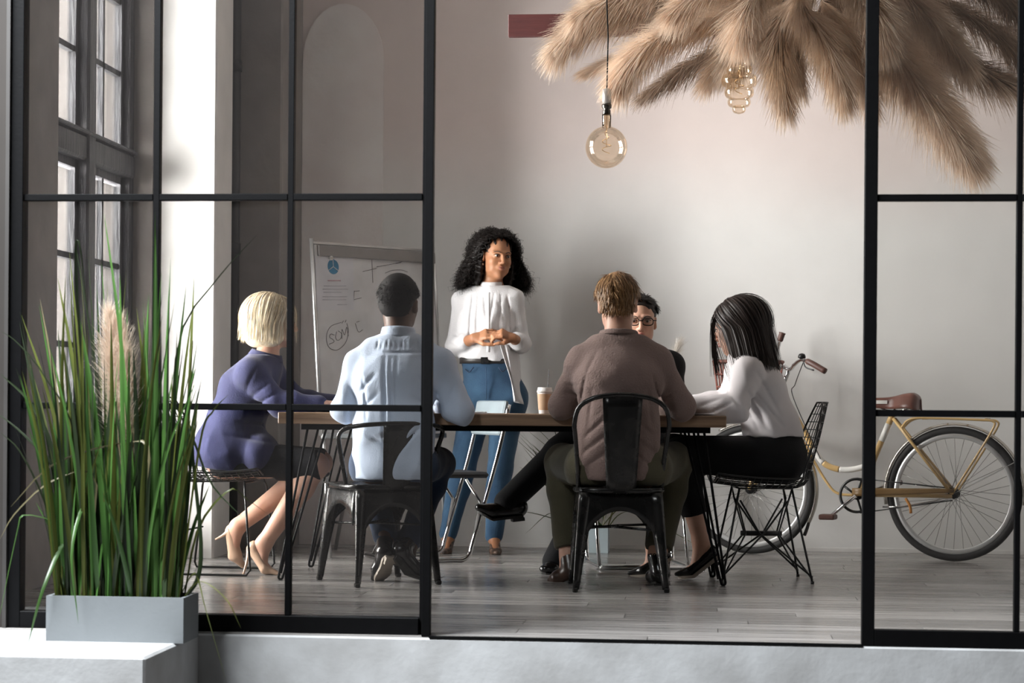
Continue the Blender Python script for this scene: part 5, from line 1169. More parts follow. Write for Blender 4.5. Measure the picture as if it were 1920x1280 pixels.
def shoe(root, heel, ball, toe, m, w=0.034, top=None, name='shoe', pump=False, sole=None, tip=None, h=0.045, up=None):
    heel, ball, toe = (np.asarray(x, float) for x in (heel, ball, toe)); fwd = nrm(ball-heel); side = nrm(np.cross(fwd, [0, 0, 1.0] if abs(fwd[2]) < .9 else [0, 1.0, 0])); upv = nrm(np.cross(side, fwd)) if up is None else nrm(up)
    def b(f):
        if pump:
            f.seg(heel, ball, (0.027, 0.030), (w, 0.024), 0.015, side); f.seg(ball, toe, (w, 0.022), (0.014, 0.010), 0.015, side); f.ell(heel+upv*0.012, (0.027, 0.027, 0.032), 0.012)
            f.seg(heel+upv*0.050-fwd*0.004, lerp(heel, ball, .86)+upv*0.040, 0.024, 0.028, 0.006, cut=True)
        else:
            f.seg(heel, ball, (w*.92, h), (w*1.08, h*.78), 0.02, side); f.seg(ball, toe, (w*1.06, h*.72), (w*.66, h*.42), 0.02, side)
            if top is not None: f.seg(heel+upv*.01, top, w*1.02, w*1.05, 0.02)
    o = garment(root, name, [heel, ball, toe]+([top] if top is not None else []), m, b, 0.0045, 0.07)
    if sole is not None:
        k = 0.022 if pump else h*.78
        s = MB(); n = 12; V = []
        Lc = [lerp(heel, ball, t)-upv*k for t in np.linspace(-0.12, 1, 7)]+[lerp(ball, toe, t)-upv*lerp(k, k*.55, t) for t in np.linspace(.2, 1.05, 6)]
        Wc = [w*.55, w*.9, w*.92, w*.86, w*.86, w*.98, w*1.06]+[w*1.05, w*1.0, w*.9, w*.76, w*.6, w*.3]
        th = 0.016 if pump else 0.011
        for q, ww in zip(Lc, Wc): V += [q-side*ww, q+side*ww, q+side*ww-upv*th, q-side*ww-upv*th]
        F = [(i*4+k_, i*4+(k_+1) % 4, (i+1)*4+(k_+1) % 4, (i+1)*4+k_) for i in range(len(Lc)-1) for k_ in range(4)]+[(3, 2, 1, 0), tuple(range(len(V)-4, len(V)))]
        s.add(V, F); s.build('sole', sole, o)
        if not pump:
            hb = MB(); q0 = lerp(heel, ball, -.14)-upv*(k+th); q1 = lerp(heel, ball, .28)-upv*(k+th)
            V = [q0-side*w*.8, q0+side*w*.8, q1+side*w*.8, q1-side*w*.8]; V += [v-upv*0.016 for v in V]; hb.add(V, [(0, 1, 2, 3), (7, 6, 5, 4), (0, 4, 5, 1), (1, 5, 6, 2), (2, 6, 7, 3), (3, 7, 4, 0)]); hb.build('heel', sole, o)
    if tip is not None:
        a = heel-upv*0.012-fwd*0.010; MB().tube(spline([a, lerp(a, tip, .4)+fwd*0.004, tip], 9), np.linspace(1, 0, 9)**1.6*0.012+0.0045, 10).build('heel', m, o)
    return o
def cap(root, c, R, s, m, parts, name='hair', cuts=(), res=0.005, wr=None, k=0.02):
    """hair mass from ellipsoids given in head coordinates"""
    pts = [c+np.array([.2, .2, .2]), c-np.array([.2, .2, .32])]
    def b(f):
        for p in parts: f.ell(np.asarray(c)+R @ (np.array(p[:3])*s), np.array(p[3:6])*s, k, R @ (p[6] if len(p) > 6 else np.eye(3)))
        for q in cuts: f.ell(np.asarray(c)+R @ (np.array(q[:3])*s), np.array(q[3:6])*s, 0.012, R, True)
    return garment(root, name, pts, m, b, res, 0.02, wr)
def ring_collar(root, name, m, c, axis_, r0, r1, h, n=None, thick=0.006, side=None):
    ax = nrm(axis_); s = nrm(np.asarray(side)-ax*np.dot(side, ax)); w = np.cross(ax, s); g = MB()
    def f(u, v):
        a = u*2*PI; return np.asarray(c)+s*math.cos(a)*lerp(r0[0], r1[0], v)+w*math.sin(a)*lerp(r0[1], r1[1], v)+ax*(h*(v-0.25))
    return g.grid(f, 37, 5, thick=thick).build(name, m, root)
Jf = J
def person(name, label): e = empty('person', name); tag(e, label, 'person'); return e

# ---------------- man in the pale blue shirt (back to the viewer)
j = dict(pelvis=J(738, 862, 8.93), waist=J(738, 800, 8.92), chest=J(742, 712, 8.95), neck=J(747, 636, 9.0), head=J(748, 571, 9.05),
         shL=J(677, 684, 8.98), shR=J(823, 684, 8.98), elL=J(647, 766, 8.95), elR=J(862, 770, 8.95), wrL=J(702, 753, 9.28), wrR=J(812, 755, 9.28),
         hipL=J(702, 872, 8.95), hipR=J(776, 872, 8.95), knL=J(690, 862, 9.37), knR=J(824, 868, 9.35), anL=J(722, 1008, 9.06), anR=J(768, 1015, 9.08))
j['foL'] = (J(722, 1036, 8.99), J(712, 1066, 9.02), J(704, 1084, 9.06)); j['foR'] = (J(752, 1034, 9.0), J(778, 1066, 9.05), J(800, 1080, 9.08))
p = person(G(738, 1080), 'person in a pale blue shirt with short black hair seated with back to us')
R = rot(-0.12, -0.12, 0.03); hs = 1.08
P = body_mesh(p, j, False, M_skin_dark, R, hs, [hand(j['wrL'], [.55, .8, 0], [0, 0, 1], -1, .3), hand(j['wrR'], [-.55, .8, 0], [0, 0, 1], 1, .3)])
face_bits(p, P, R, hs, M_iris, M_lash, M_lip_dark)
cap(p, j['head'], R, hs, M_h_black, [(0, -.020, .044, .081, .096, .086), (0, -.058, -.010, .070, .050, .060)], cuts=[(0, .085, -.045, .10, .075, .085), (0.0, -.02, -.095, .09, .12, .035), (.085, .005, -.012, .022, .030, .040), (-.085, .005, -.012, .022, .030, .040)])
r = np.random.default_rng(21)
Pw, Wd, Sw = hair_strands(j['head']+R @ np.array([0, -.02, .03]), R, np.array([.083, .098, .089])*hs, 2600, r, lambda U: ((U[:, 1] < .62) & (U[:, 2] > -.45-.35*(U[:, 1] < -.3)) & ~((np.abs(U[:, 0]) > .72) & (U[:, 2] < .12) & (U[:, 1] > -.45))), lambda U: np.full(len(U), .012), lift=.004, width=.0013, curl=.003, cf=500, steps=6)
link('hair_strands', ribbon_mesh('hair_strands', Pw, Wd, Sw), M_h_black, p)['kind'] = 'stuff'
sp = [j[k] for k in ('pelvis', 'chest', 'neck', 'shL', 'shR', 'elL', 'elR', 'wrL', 'wrR')]
def b(f):
    torso(f, j, False, 0.016); f.seg(j['pelvis']+np.array([0, 0, -.04]), j['waist'], (.180, .135), (.168, .125), 0.05, j['shR']-j['shL'])
    for s in 'LR': limb(f, j['sh'+s], j['el'+s], j['wr'+s], (.066, .058, .054, .040), 0.03, .003, .93)
    for x0, y0, x1, y1, w, a in ((722, 668, 727, 845, .007, .012), (733, 670, 741, 850, .006, .009), (744, 668, 746, 800, .006, .007), (690, 662, 800, 660, .005, .006), (668, 742, 706, 700, .008, .008), (672, 775, 712, 735, .007, .007), (820, 742, 782, 705, .008, .008), (815, 772, 775, 742, .007, .007), (690, 812, 740, 842, .007, .006), (790, 800, 752, 845, .007, .007),
            *[(705+9*q, 637, 703+9.6*q, 655, .0035, .006) for q in range(9)], (650, 720, 668, 760, .006, .007), (850, 715, 835, 765, .006, .007), (680, 705, 690, 790, .006, .006), (805, 705, 795, 790, .006, .006)): f.crease(J(x0, y0, 8.85), J(x1, y1, 8.85), w, a)
    f.plane(J(745, 634, 9.0)+np.array([0, 0, .022]), [0, 0.1, 1], lo=j['neck']-.12, hi=j['neck']+.12)
    f.plane(np.array([0, 0, 0.463]), [0, 0, -1], lo=j['pelvis']-.25, hi=j['pelvis']+.25)
garment(p, 'shirt', sp, M_bluesh, b, .0065, wr=(.0042, (26, 34, 22)), seed=3)
ring_collar(p, 'collar', M_bluesh, j['neck']+np.array([0, -.004, .012]), [0, .12, 1], (.080, .074), (.068, .066), .050, side=[1, 0, 0])
def b(f):
    f.seg(j['hipL'], j['hipR'], .115, .115, .03)
    for s in 'LR': limb(f, j['hip'+s], j['kn'+s], j['an'+s], (.096, .070, .066, .054), .03, 0, .97)
    f.plane(np.array([0, 0, 0.452]), [0, 0, -1], lo=j['pelvis']+np.array([-.3, -.3, -.3]), hi=j['pelvis']+np.array([.3, .06, .3]))
garment(p, 'jeans', [j[k] for k in ('pelvis', 'hipL', 'hipR', 'knL', 'knR', 'anL', 'anR')], M_denimd, b, wr=(.002, (30, 30, 24)))
shoe(p, *j['foL'], M_blkshoe, .037, j['anL'], sole=M_sole, h=.04)
shoe(p, *j['foR'], M_blkshoe, .037, j['anR'], sole=M_soled, h=.04)

# ---------------- man in the brown sweater (back to the viewer)
j = dict(pelvis=J(1158, 862, 8.83), waist=J(1160, 800, 8.82), chest=J(1160, 712, 8.86), neck=J(1160, 634, 8.92), head=J(1158, 571, 8.98),
         shL=J(1093, 680, 8.9), shR=J(1230, 680, 8.9), elL=J(1054, 760, 8.99), elR=J(1278, 762, 9.0), wrL=J(1125, 757, 9.24), wrR=J(1222, 758, 9.26),
         hipL=J(1112, 878, 8.86), hipR=J(1206, 878, 8.86), knL=J(1056, 866, 9.28), knR=J(1264, 864, 9.28), anL=J(1066, 1040, 9.16), anR=J(1232, 1042, 9.08))
j['foL'] = (J(1072, 1072, 9.13), J(1048, 1082, 9.16), J(1034, 1087, 9.19)); j['foR'] = (J(1238, 1076, 9.06), J(1230, 1080, 9.17), J(1228, 1078, 9.25))
p = person(G(1158, 1095), 'person in a brown sweater with light brown hair seated with back to us')
R = rot(0.03, -0.16, -0.02); hs = 1.08
P = body_mesh(p, j, False, M_skin_fair, R, hs, [hand(j['wrL'], [.8, .6, 0], [0, 0, 1], -1, .3), hand(j['wrR'], [-.8, .6, 0], [0, 0, 1], 1, .3)])
face_bits(p, P, R, hs, M_irisb, M_h_brown, M_lip_fair)
cap(p, j['head'], R, hs, M_h_brown, [(0, -.018, .046, .080, .098, .086), (0, -.050, -.004, .068, .056, .064)], cuts=[(0, .085, -.045, .10, .075, .085), (0.0, -.02, -.098, .09, .12, .038), (.085, .005, -.012, .022, .030, .040), (-.085, .005, -.012, .022, .030, .040)])
r = np.random.default_rng(22)
Pw, Wd, Sw = hair_strands(j['head']+R @ np.array([0, -.018, .034]), R, np.array([.080, .098, .087])*hs, 3800, r, lambda U: ((U[:, 1] < .7) & (U[:, 2] > -.42-.38*(U[:, 1] < -.3)) & ~((np.abs(U[:, 0]) > .72) & (U[:, 2] < .12) & (U[:, 1] > -.45))), lambda U: .026+.036*np.clip(U[:, 2]+.1, 0, 1), lift=.010, width=.0016, steps=9, jitter=.006, comb=lambda q: np.stack([.3*np.sign(q[:, 0]+.2), -.5+0*q[:, 1], 0*q[:, 2]], 1))
link('hair_strands', ribbon_mesh('hair_strands', Pw, Wd, Sw), M_h_brown, p)['kind'] = 'stuff'
def b(f):
    torso(f, j, False, 0.016); f.seg(j['pelvis']+np.array([0, 0, -.03]), j['waist'], (.172, .130), (.160, .122), 0.05, j['shR']-j['shL'])
    for s in 'LR': limb(f, j['sh'+s], j['el'+s], j['wr'+s], (.066, .056, .053, .040), 0.03, .003, .95)
    for x0, y0, x1, y1, w, a in ((1096, 820, 1140, 780, .008, .009), (1092, 850, 1150, 805, .008, .009), (1098, 875, 1150, 838, .007, .008), (1225, 815, 1185, 780, .008, .008), (1230, 850, 1180, 810, .008, .008), (1225, 878, 1185, 842, .007, .008), (1098, 705, 1086, 760, .006, .010), (1224, 705, 1238, 760, .006, .010), (1050, 735, 1088, 742, .006, .006), (1055, 720, 1090, 722, .006, .005), (1270, 735, 1240, 742, .006, .006), (1110, 730, 1104, 800, .007, .006), (1215, 730, 1222, 800, .007, .006), (1120, 655, 1100, 700, .008, .004)): f.crease(J(x0, y0, 8.76), J(x1, y1, 8.76), w, a)
    f.plane(j['neck']+np.array([0, 0, .014]), [0, 0.12, 1], lo=j['neck']-.12, hi=j['neck']+.12)
    f.plane(np.array([0, 0, 0.478]), [0, 0, -1], lo=j['pelvis']-.25, hi=j['pelvis']+.25)
garment(p, 'sweater', [j[k] for k in ('pelvis', 'chest', 'neck', 'shL', 'shR', 'elL', 'elR', 'wrL', 'wrR')], M_sweater, b, .0068, wr=(.0034, (22, 28, 20)), seed=5)
ring_collar(p, 'collar', M_sweater, j['neck']+np.array([0, -.006, .010]), [0, .15, 1], (.086, .078), (.076, .070), .022, side=[1, 0, 0], thick=.008)
def b(f):
    f.seg(j['hipL'], j['hipR'], .125, .125, .03)
    for s in 'LR': limb(f, j['hip'+s], j['kn'+s], j['an'+s], (.108, .082, .078, .062), .03, 0, .90)
    f.plane(np.array([0, 0, 0.452]), [0, 0, -1], lo=j['pelvis']+np.array([-.2, -.3, -.3]), hi=j['pelvis']+np.array([.2, .14, .3]))
    for s in 'LR':
        e = lerp(j['kn'+s], j['an'+s], .93); f.plane(e, j['an'+s]-j['kn'+s], lo=e-.11, hi=e+.11)
garment(p, 'trousers', [j[k] for k in ('pelvis', 'hipL', 'hipR', 'knL', 'knR', 'anL', 'anR')], M_olive, b, wr=(.002, (26, 30, 20)))
shoe(p, *j['foL'], M_brnshoe, .040, j['anL'], sole=M_soled, h=.042)
shoe(p, *j['foR'], M_blkshoe, .042, j['anR'], sole=M_soled, h=.044)

# ---------------- blonde woman in the navy blazer (seated at the left end)
j = dict(pelvis=J(425, 858, 9.38), waist=J(440, 795, 9.39), chest=J(466, 733, 9.40), neck=J(502, 672, 9.42), head=J(512, 603, 9.44),
         shR=J(472, 702, 9.25), shL=J(500, 694, 9.58), elR=J(522, 757, 9.22), elL=J(556, 752, 9.60), wrR=J(600, 756, 9.22), wrL=J(628, 756, 9.50),
         hipR=J(432, 864, 9.29), hipL=J(432, 862, 9.47), knR=J(594, 872, 9.27), knL=J(600, 868, 9.46), anR=J(497, 1016, 9.27), anL=J(446, 986, 9.44))
j['foR'] = (J(474, 1028, 9.27), J(498, 1066, 9.26), J(521, 1075, 9.25)); j['foL'] = (J(433, 996, 9.45), J(441, 1042, 9.47), J(457, 1062, 9.50))
p = person(G(460, 1070), 'person with a blonde bob in a navy blazer and nude heels at the table end')
R = rot(-1.18, -0.10, 0); hs = 1.0
P = body_mesh(p, j, True, M_skin_fair, R, hs, [hand(j['wrR'], [.95, .3, 0], [0, 0, 1], -1, .3), hand(j['wrL'], [.95, -.3, 0], [0, 0, 1], 1, .3)], feet=True)
face_bits(p, P, R, hs, M_irisb, M_h_blond, M_lip_fair)
cap(p, j['head'], R, hs, M_h_blond, [(0, -.020, .040, .086, .104, .092), (0, -.040, -.030, .090, .090, .085), (-.055, -.020, -.065, .036, .072, .060), (.055, -.020, -.065, .036, .072, .060), (0, -.075, -.080, .080, .052, .050)], cuts=[(0, .100, -.04, .062, .068, .10)], k=.03)
r = np.random.default_rng(23)
Pw, Wd, Sw = hair_strands(j['head']+R @ np.array([0, -.022, .035]), R, np.array([.088, .106, .094]), 3600, r, lambda U: (U[:, 2] > .05) & ((U[:, 1] < .45) | (U[:, 2] > .75)), lambda U: .10+.115*U[:, 2]+.02, lift=.008, width=.0016, steps=13, jitter=.004, comb=lambda q: np.stack([q[:, 0]*.4, -.3+0*q[:, 1], 0*q[:, 2]], 1), flare=.12)
link('hair_strands', ribbon_mesh('hair_strands', Pw, Wd, Sw), M_h_blond, p)['kind'] = 'stuff'
def b(f):
    torso(f, j, True, 0.022); f.seg(J(425, 850, 9.38), j['waist'], (.210, .150), (.165, .125), .05, j['hipR']-j['hipL']); f.seg(J(418, 838, 9.38), J(482, 850, 9.36), (.225, .13), (.215, .11), .04, j['hipR']-j['hipL'])
    for s in 'LR': limb(f, j['sh'+s], j['el'+s], j['wr'+s], (.064, .054, .050, .038), 0.03, .003, .96)
    for x0, y0, x1, y1, w, a in ((470, 745, 505, 720, .007, .009), (478, 760, 520, 738, .007, .008), (455, 765, 500, 775, .008, .009), (440, 790, 500, 800, .008, .009), (425, 815, 510, 830, .008, .007), (460, 735, 482, 690, .007, .006), (500, 775, 515, 840, .007, .008)): f.crease(J(x0, y0, 9.2), J(x1, y1, 9.2), w, a, (9.0, 9.35))
    f.plane(j['neck']+np.array([0, 0, .016]), [0.1, 0, 1], lo=j['neck']-.12, hi=j['neck']+.12)
    f.plane(J(440, 882, 9.38), [-.15, 0, -1], lo=j['pelvis']-.4, hi=j['pelvis']+.4)
garment(p, 'blazer', [j[k] for k in ('pelvis', 'chest', 'neck', 'shL', 'shR', 'elL', 'elR', 'wrL', 'wrR')], M_navy, b, .0068, wr=(.0042, (22, 26, 18)), seed=8)
ring_collar(p, 'collar', M_navy, j['neck']+np.array([-.01, 0, .004]), [.25, 0, 1], (.082, .080), (.068, .066), .032, side=[0, 1, 0], thick=.007)
def b(f):
    f.seg(j['hipL'], j['hipR'], .095, .095, .03)
    for s in 'LR': f.seg(j['hip'+s], lerp(j['hip'+s], j['kn'+s], 1.0), .092, .073, .03)
    f.seg(lerp(j['hipL'], j['hipR'], .5), lerp(j['knL'], j['knR'], .5), .10, .066, .05)
    e = lerp(lerp(j['hipL'], j['hipR'], .5), lerp(j['knL'], j['knR'], .5), 1.06); f.plane(e, [1, 0, .15])
    f.plane(np.array([0, 0, 0.452]), [0, 0, -1], lo=j['pelvis']+np.array([-.3, -.3, -.3]), hi=j['pelvis']+np.array([.22, .3, .3]))
garment(p, 'skirt', [j[k] for k in ('pelvis', 'hipL', 'hipR', 'knL', 'knR')], M_skirt, b)
shoe(p, *j['foR'], M_nude, .033, pump=True, tip=G(456, 1078)+np.array([0, 0, .002]))
shoe(p, *j['foL'], M_nude, .033, pump=True, tip=J(404, 1011, 9.44))

# ---------------- dark haired woman in the white blouse (seated at the right end)
j = dict(pelvis=J(1458, 855, 9.44), waist=J(1446, 800, 9.44), chest=J(1420, 730, 9.43), neck=J(1392, 670, 9.42), head=J(1380, 612, 9.42),
         shL=J(1402, 698, 9.27), shR=J(1388, 696, 9.58), elL=J(1382, 768, 9.19), elR=J(1362, 760, 9.63), wrL=J(1290, 760, 9.19), wrR=J(1275, 758, 9.55),
         hipL=J(1450, 862, 9.35), hipR=J(1450, 860, 9.53), knL=J(1276, 852, 9.33), knR=J(1262, 846, 9.52), anL=J(1313, 1012, 9.38), anR=J(1226, 1022, 9.52))
j['foL'] = (J(1336, 1036, 9.38), J(1293, 1070, 9.38), J(1268, 1076, 9.38)); j['foR'] = (J(1247, 1040, 9.52), J(1206, 1068, 9.53), J(1180, 1074, 9.54))
p = person(G(1400, 1085), 'person with long dark straight hair in white blouse and black trousers on the right')
R = rot(1.30, -0.34, 0.06); hs = 1.0
P = body_mesh(p, j, True, M_skin_fair, R, hs, [hand(j['wrL'], [-.95, .1, 0], [0, 0, 1], 1, .4), hand(j['wrR'], [-.9, -.2, 0], [0, 0, 1], -1, .4)])
face_bits(p, P, R, hs, M_iris, M_h_dark, M_lip_fair)
I3 = np.eye(3)
hd = j['head']
def b(f):
    for q in ((0, -.020, .040, .084, .102, .090), (0, -.045, -.010, .086, .084, .085)): f.ell(hd+R @ np.array(q[:3]), q[3:6], .03, R)
    f.ell(hd+R @ np.array((0, .105, -.05)), (.060, .066, .10), .01, R, True)
    f.chain([J(1392, 610, 9.42), J(1405, 650, 9.42), J(1426, 676, 9.42), J(1440, 697, 9.42)], [(.080, .074), (.088, .070), (.094, .058), (.085, .038)], .03, [0, 1, 0.])
    f.chain([J(1372, 612, 9.335), J(1384, 655, 9.32), J(1412, 690, 9.31)], [(.020, .050), (.020, .040), (.012, .022)], .02, [0, 1, 0.])
garment(p, 'hair', [hd-.2, hd+.2, J(1450, 700, 9.4)], M_h_dark, b, .006, .05)
r = np.random.default_rng(24)
Pw, Wd, Sw = hair_strands(hd+R @ np.array([0, -.022, .034]), R, np.array([.087, .105, .093]), 3400, r, lambda U: (U[:, 2] > .0) & ((U[:, 1] < .5) | (U[:, 2] > .7)), lambda U: .235+.15*U[:, 2], lift=.007, width=.0018, steps=16, jitter=.004, flare=-.04, cfall=.38, comb=lambda q: np.stack([q[:, 0]*.35, -.75+0*q[:, 1], 0*q[:, 2]], 1))
link('hair_strands', ribbon_mesh('hair_strands', Pw, Wd, Sw), M_h_dark, p)['kind'] = 'stuff'
lk = []
for k in range(90):
    a = hd+R @ np.array([-.072+r.normal()*.006, .052+r.normal()*.010, .060+r.normal()*.008]); xo = r.normal()*5; yo = r.uniform(-30, 6)
    lk.append(spline([a, J(1337+xo*.3, 610, 9.33), J(1339+xo*.6, 660, 9.30), J(1345+xo, 705+yo, 9.29)], 12))
lk = np.array(lk); lw = np.full(lk.shape[:2], .0013)*(1-.6*np.linspace(0, 1, 12)**3); ls = np.broadcast_to(np.array([.9, .43, 0]), lk.shape).copy()
link('front_lock', ribbon_mesh('front_lock', lk, lw, ls), M_h_dark, p)['kind'] = 'stuff'
def b(f):
    torso(f, j, True, 0.016); f.seg(lerp(j['pelvis'], j['waist'], .45), j['waist'], (.170, .132), (.155, .122), .05, j['hipR']-j['hipL'])
    for s in 'LR': limb(f, j['sh'+s], j['el'+s], j['wr'+s], (.060, .054, .056, .038), 0.03, .003, .96)
    for x0, y0, x1, y1, w, a in ((1402, 735, 1440, 800, .009, .010), (1412, 730, 1470, 800, .008, .008), (1400, 760, 1425, 808, .008, .009), (1372, 745, 1392, 765, .007, .007), (1310, 762, 1350, 748, .006, .006), (1330, 775, 1372, 755, .006, .006), (1420, 700, 1465, 780, .009, .006)): f.crease(J(x0, y0, 9.2), J(x1, y1, 9.2), w, a, (9.0, 9.4))
    f.plane(j['neck']+np.array([0, 0, .012]), [-.15, 0, 1], lo=j['neck']-.12, hi=j['neck']+.12)
    f.plane(J(1455, 818, 9.44), [.0, 0, -1], lo=j['pelvis']-.3, hi=j['pelvis']+.3)
garment(p, 'blouse', [j[k] for k in ('pelvis', 'chest', 'neck', 'shL', 'shR', 'elL', 'elR', 'wrL', 'wrR')], M_blouse2, b, .0065, wr=(.0036, (22, 26, 18)), seed=11)
ring_collar(p, 'collar', M_blouse2, j['neck']+np.array([0, 0, .006]), [-.3, 0, 1], (.074, .07), (.060, .058), .034, side=[0, 1, 0], thick=.005)
def b(f):
    f.seg(j['hipL'], j['hipR'], .122, .122, .03); f.seg(j['pelvis'], lerp(j['pelvis'], j['waist'], .72), (.178, .138), (.150, .124), .04, j['hipR']-j['hipL'])
    for s in 'LR': limb(f, j['hip'+s], j['kn'+s], j['an'+s], (.108, .076, .066, .055), .035, 0, .82)
    for s in 'LR':
        e = lerp(j['kn'+s], j['an'+s], .70); f.plane(e, j['an'+s]-j['kn'+s], lo=e+np.array([-.10, -.085, -.2]), hi=e+np.array([.10, .085, .03]))
    f.plane(np.array([0, 0, 0.446]), [0, 0, -1], lo=j['pelvis']+np.array([-.2, -.3, -.3]), hi=j['pelvis']+np.array([.3, .3, .3]))
garment(p, 'trousers', [j[k] for k in ('pelvis', 'hipL', 'hipR', 'knL', 'knR', 'anL', 'anR', 'waist')], M_blk, b)
shoe(p, *j['foL'], M_blkshoe, .034, pump=True, sole=M_sole, tip=np.array([*J(1346, 1080, 9.38)[:2], 0.003]))
shoe(p, *j['foR'], M_blkshoe, .034, pump=True, sole=M_sole, tip=np.array([*J(1256, 1075, 9.52)[:2], 0.003]))

# ---------------- man with glasses on the far side, legs crossed
j = dict(pelvis=J(1178, 862, 10.20), waist=J(1182, 795, 10.2), chest=J(1188, 725, 10.17), neck=J(1196, 655, 10.12), head=J(1199, 603, 10.08),
         shR=J(1130, 690, 10.13), shL=J(1256, 686, 10.13), elR=J(1108, 772, 10.0), elL=J(1266, 770, 10.0), wrR=J(1150, 766, 9.74), wrL=J(1236, 766, 9.74),
         hipR=J(1146, 872, 10.14), hipL=J(1212, 872, 10.14), knR=J(1085, 812, 9.78), knL=J(1140, 865, 9.70), anR=J(965, 928, 9.70), anL=J(1052, 1032, 9.62))
j['foR'] = (J(972, 952, 9.69), J(920, 958, 9.65), J(898, 951, 9.63)); j['foL'] = (J(1054, 1058, 9.64), J(1032, 1065, 9.56), J(1020, 1066, 9.52))
p = person(G(1180, 1060), 'person in glasses and black clothes with crossed legs facing us across the table')
R = rot(PI+0.10, -0.10, 0.0); hs = 1.05
P = body_mesh(p, j, False, M_skin_fair, R, hs, [hand(j['wrR'], [.7, -.7, 0], [0, 0, 1], 1, .4), hand(j['wrL'], [-.7, -.7, 0], [0, 0, 1], -1, .4)])
face_bits(p, P, R, hs, M_iris, M_h_short, M_lip_fair)
cap(p, j['head'], R, hs, M_h_short, [(0, -.022, .044, .080, .095, .084), (0, -.055, -.010, .068, .052, .060)], cuts=[(0, .108, -.012, .070, .085, .112), (.062, .075, .02, .028, .045, .060), (-.062, .075, .02, .028, .045, .060), (0.0, -.02, -.095, .09, .12, .035), (.085, .005, -.012, .022, .030, .040), (-.085, .005, -.012, .022, .030, .040)], wr=(.004, (120, 140, 110)))
r = np.random.default_rng(25)
Pw, Wd, Sw = hair_strands(j['head']+R @ np.array([0, -.022, .034]), R, np.array([.080, .096, .085])*hs, 3600, r, lambda U: (((U[:, 1] < .30) | ((U[:, 2] > .62) & (U[:, 1] < .66) & (np.abs(U[:, 0]) < .5))) & (U[:, 2] > -.25) & ~((np.abs(U[:, 0]) > .72) & (U[:, 2] < .15))), lambda U: .016+.034*np.clip(U[:, 2], 0, 1), lift=.013, width=.0016, steps=8, jitter=.006, comb=lambda q: np.stack([.8*q[:, 0]+.5, -.9+0*q[:, 1], 0*q[:, 2]], 1))
link('hair_strands', ribbon_mesh('hair_strands', Pw, Wd, Sw), M_h_short, p)['kind'] = 'stuff'
gl = MB()
for sx in (-1, 1):
    gl.tube([P(sx*(.033+.025*math.copysign(abs(math.cos(a))**.7, math.cos(a))), .104-.006*abs(math.cos(a)), .006+.017*math.copysign(abs(math.sin(a))**.7, math.sin(a))) for a in np.linspace(0, 2*PI, 25)[:-1]], .0026, 6, closed=True)
    gl.tube([P(sx*.058, .099, .012), P(sx*.075, .05, .010), P(sx*.079, .0, .006)], .0026, 6)
gl.tube([P(-.008, .106, .010), P(0, .108, .013), P(.008, .106, .010)], .0024, 6)
o = gl.build('glasses', M_black); tag(o, 'dark framed eyeglasses worn by the person across the table', 'glasses')
def b(f):
    torso(f, j, False, 0.014); f.seg(j['pelvis'], j['waist'], (.17, .125), (.16, .12), .05, [1, 0, 0])
    for s in 'LR': limb(f, j['sh'+s], j['el'+s], j['wr'+s], (.064, .053, .050, .038), 0.03, .003, .95)
    f.plane(j['neck']+np.array([0, 0, .012]), [0, -.12, 1], lo=j['neck']-.12, hi=j['neck']+.12)
garment(p, 'shirt', [j[k] for k in ('pelvis', 'chest', 'neck', 'shL', 'shR', 'elL', 'elR', 'wrL', 'wrR')], M_blk, b, .009)
def b(f):
    f.seg(j['hipL'], j['hipR'], .120, .120, .03)
    for s in 'LR': limb(f, j['hip'+s], j['kn'+s], j['an'+s], (.098, .072, .070, .064), .03, 0, 1.12)
garment(p, 'trousers', [j[k] for k in ('pelvis', 'hipL', 'hipR', 'knL', 'knR', 'anL', 'anR')], M_blk, b, .008)
shoe(p, *j['foR'], M_blkshoe, .038, j['anR'], sole=M_soled, h=.045, up=[-.12, 0, 1])
shoe(p, *j['foL'], M_blkshoe, .038, j['anL'], sole=M_soled, h=.042)

# ---------------- standing woman with curly black hair
Y3 = 10.85
j = dict(pelvis=J(925, 738, Y3), waist=J(912, 672, Y3), chest=J(914, 606, Y3), neck=J(922, 538, Y3), head=J(931, 482, Y3-.02),
         shR=J(868, 563, Y3+.02), shL=J(962, 561, Y3-.0), elR=J(852, 650, Y3+.02), elL=J(978, 646, Y3), wrR=J(889, 634, Y3-.16), wrL=J(962, 634, Y3-.16),
         hipR=J(895, 752, Y3), hipL=J(952, 750, Y3), knR=J(868, 878, Y3-.03), knL=J(938, 878, Y3-.03), anR=J(840, 1002, Y3), anL=J(926, 1006, Y3-.02))
j['foR'] = (J(843, 1012, Y3+.01), J(836, 1033, Y3-.09), J(833, 1036, Y3-.14)); j['foL'] = (J(927, 1012, Y3-.01), J(929, 1033, Y3-.11), J(931, 1036, Y3-.17))
p = person(G(890, 1036), 'standing person with long curly black hair in white blouse and blue jeans')
R = rot(PI+0.47, -0.10, -0.07); hs = 1.0
P = body_mesh(p, j, True, M_skin_mid, R, hs, [hand(j['wrR'], [.86, -.25, .28], [-.15, -.75, .65], 1, .42, spread=.13, s=.98), hand(j['wrL'], [-.72, -.45, .32], [.25, -.65, .7], -1, .95, s=.95)])
face_bits(p, P, R, hs, M_iris, M_lash, M_lip_mid)
hd = j['head']
cap(p, hd, R, hs, M_h_curl, [(0, -.032, .044, .086, .094, .085), (0, -.078, -.02, .098, .060, .10), (-.088, -.040, -.075, .034, .062, .09), (.088, -.040, -.075, .034, .062, .09)], cuts=[(0, .095, -.035, .066, .080, .110), (0, .03, -.14, .06, .08, .06)], res=.006, k=.03, wr=(.010, (90, 110, 100)))
r = np.random.default_rng(26)
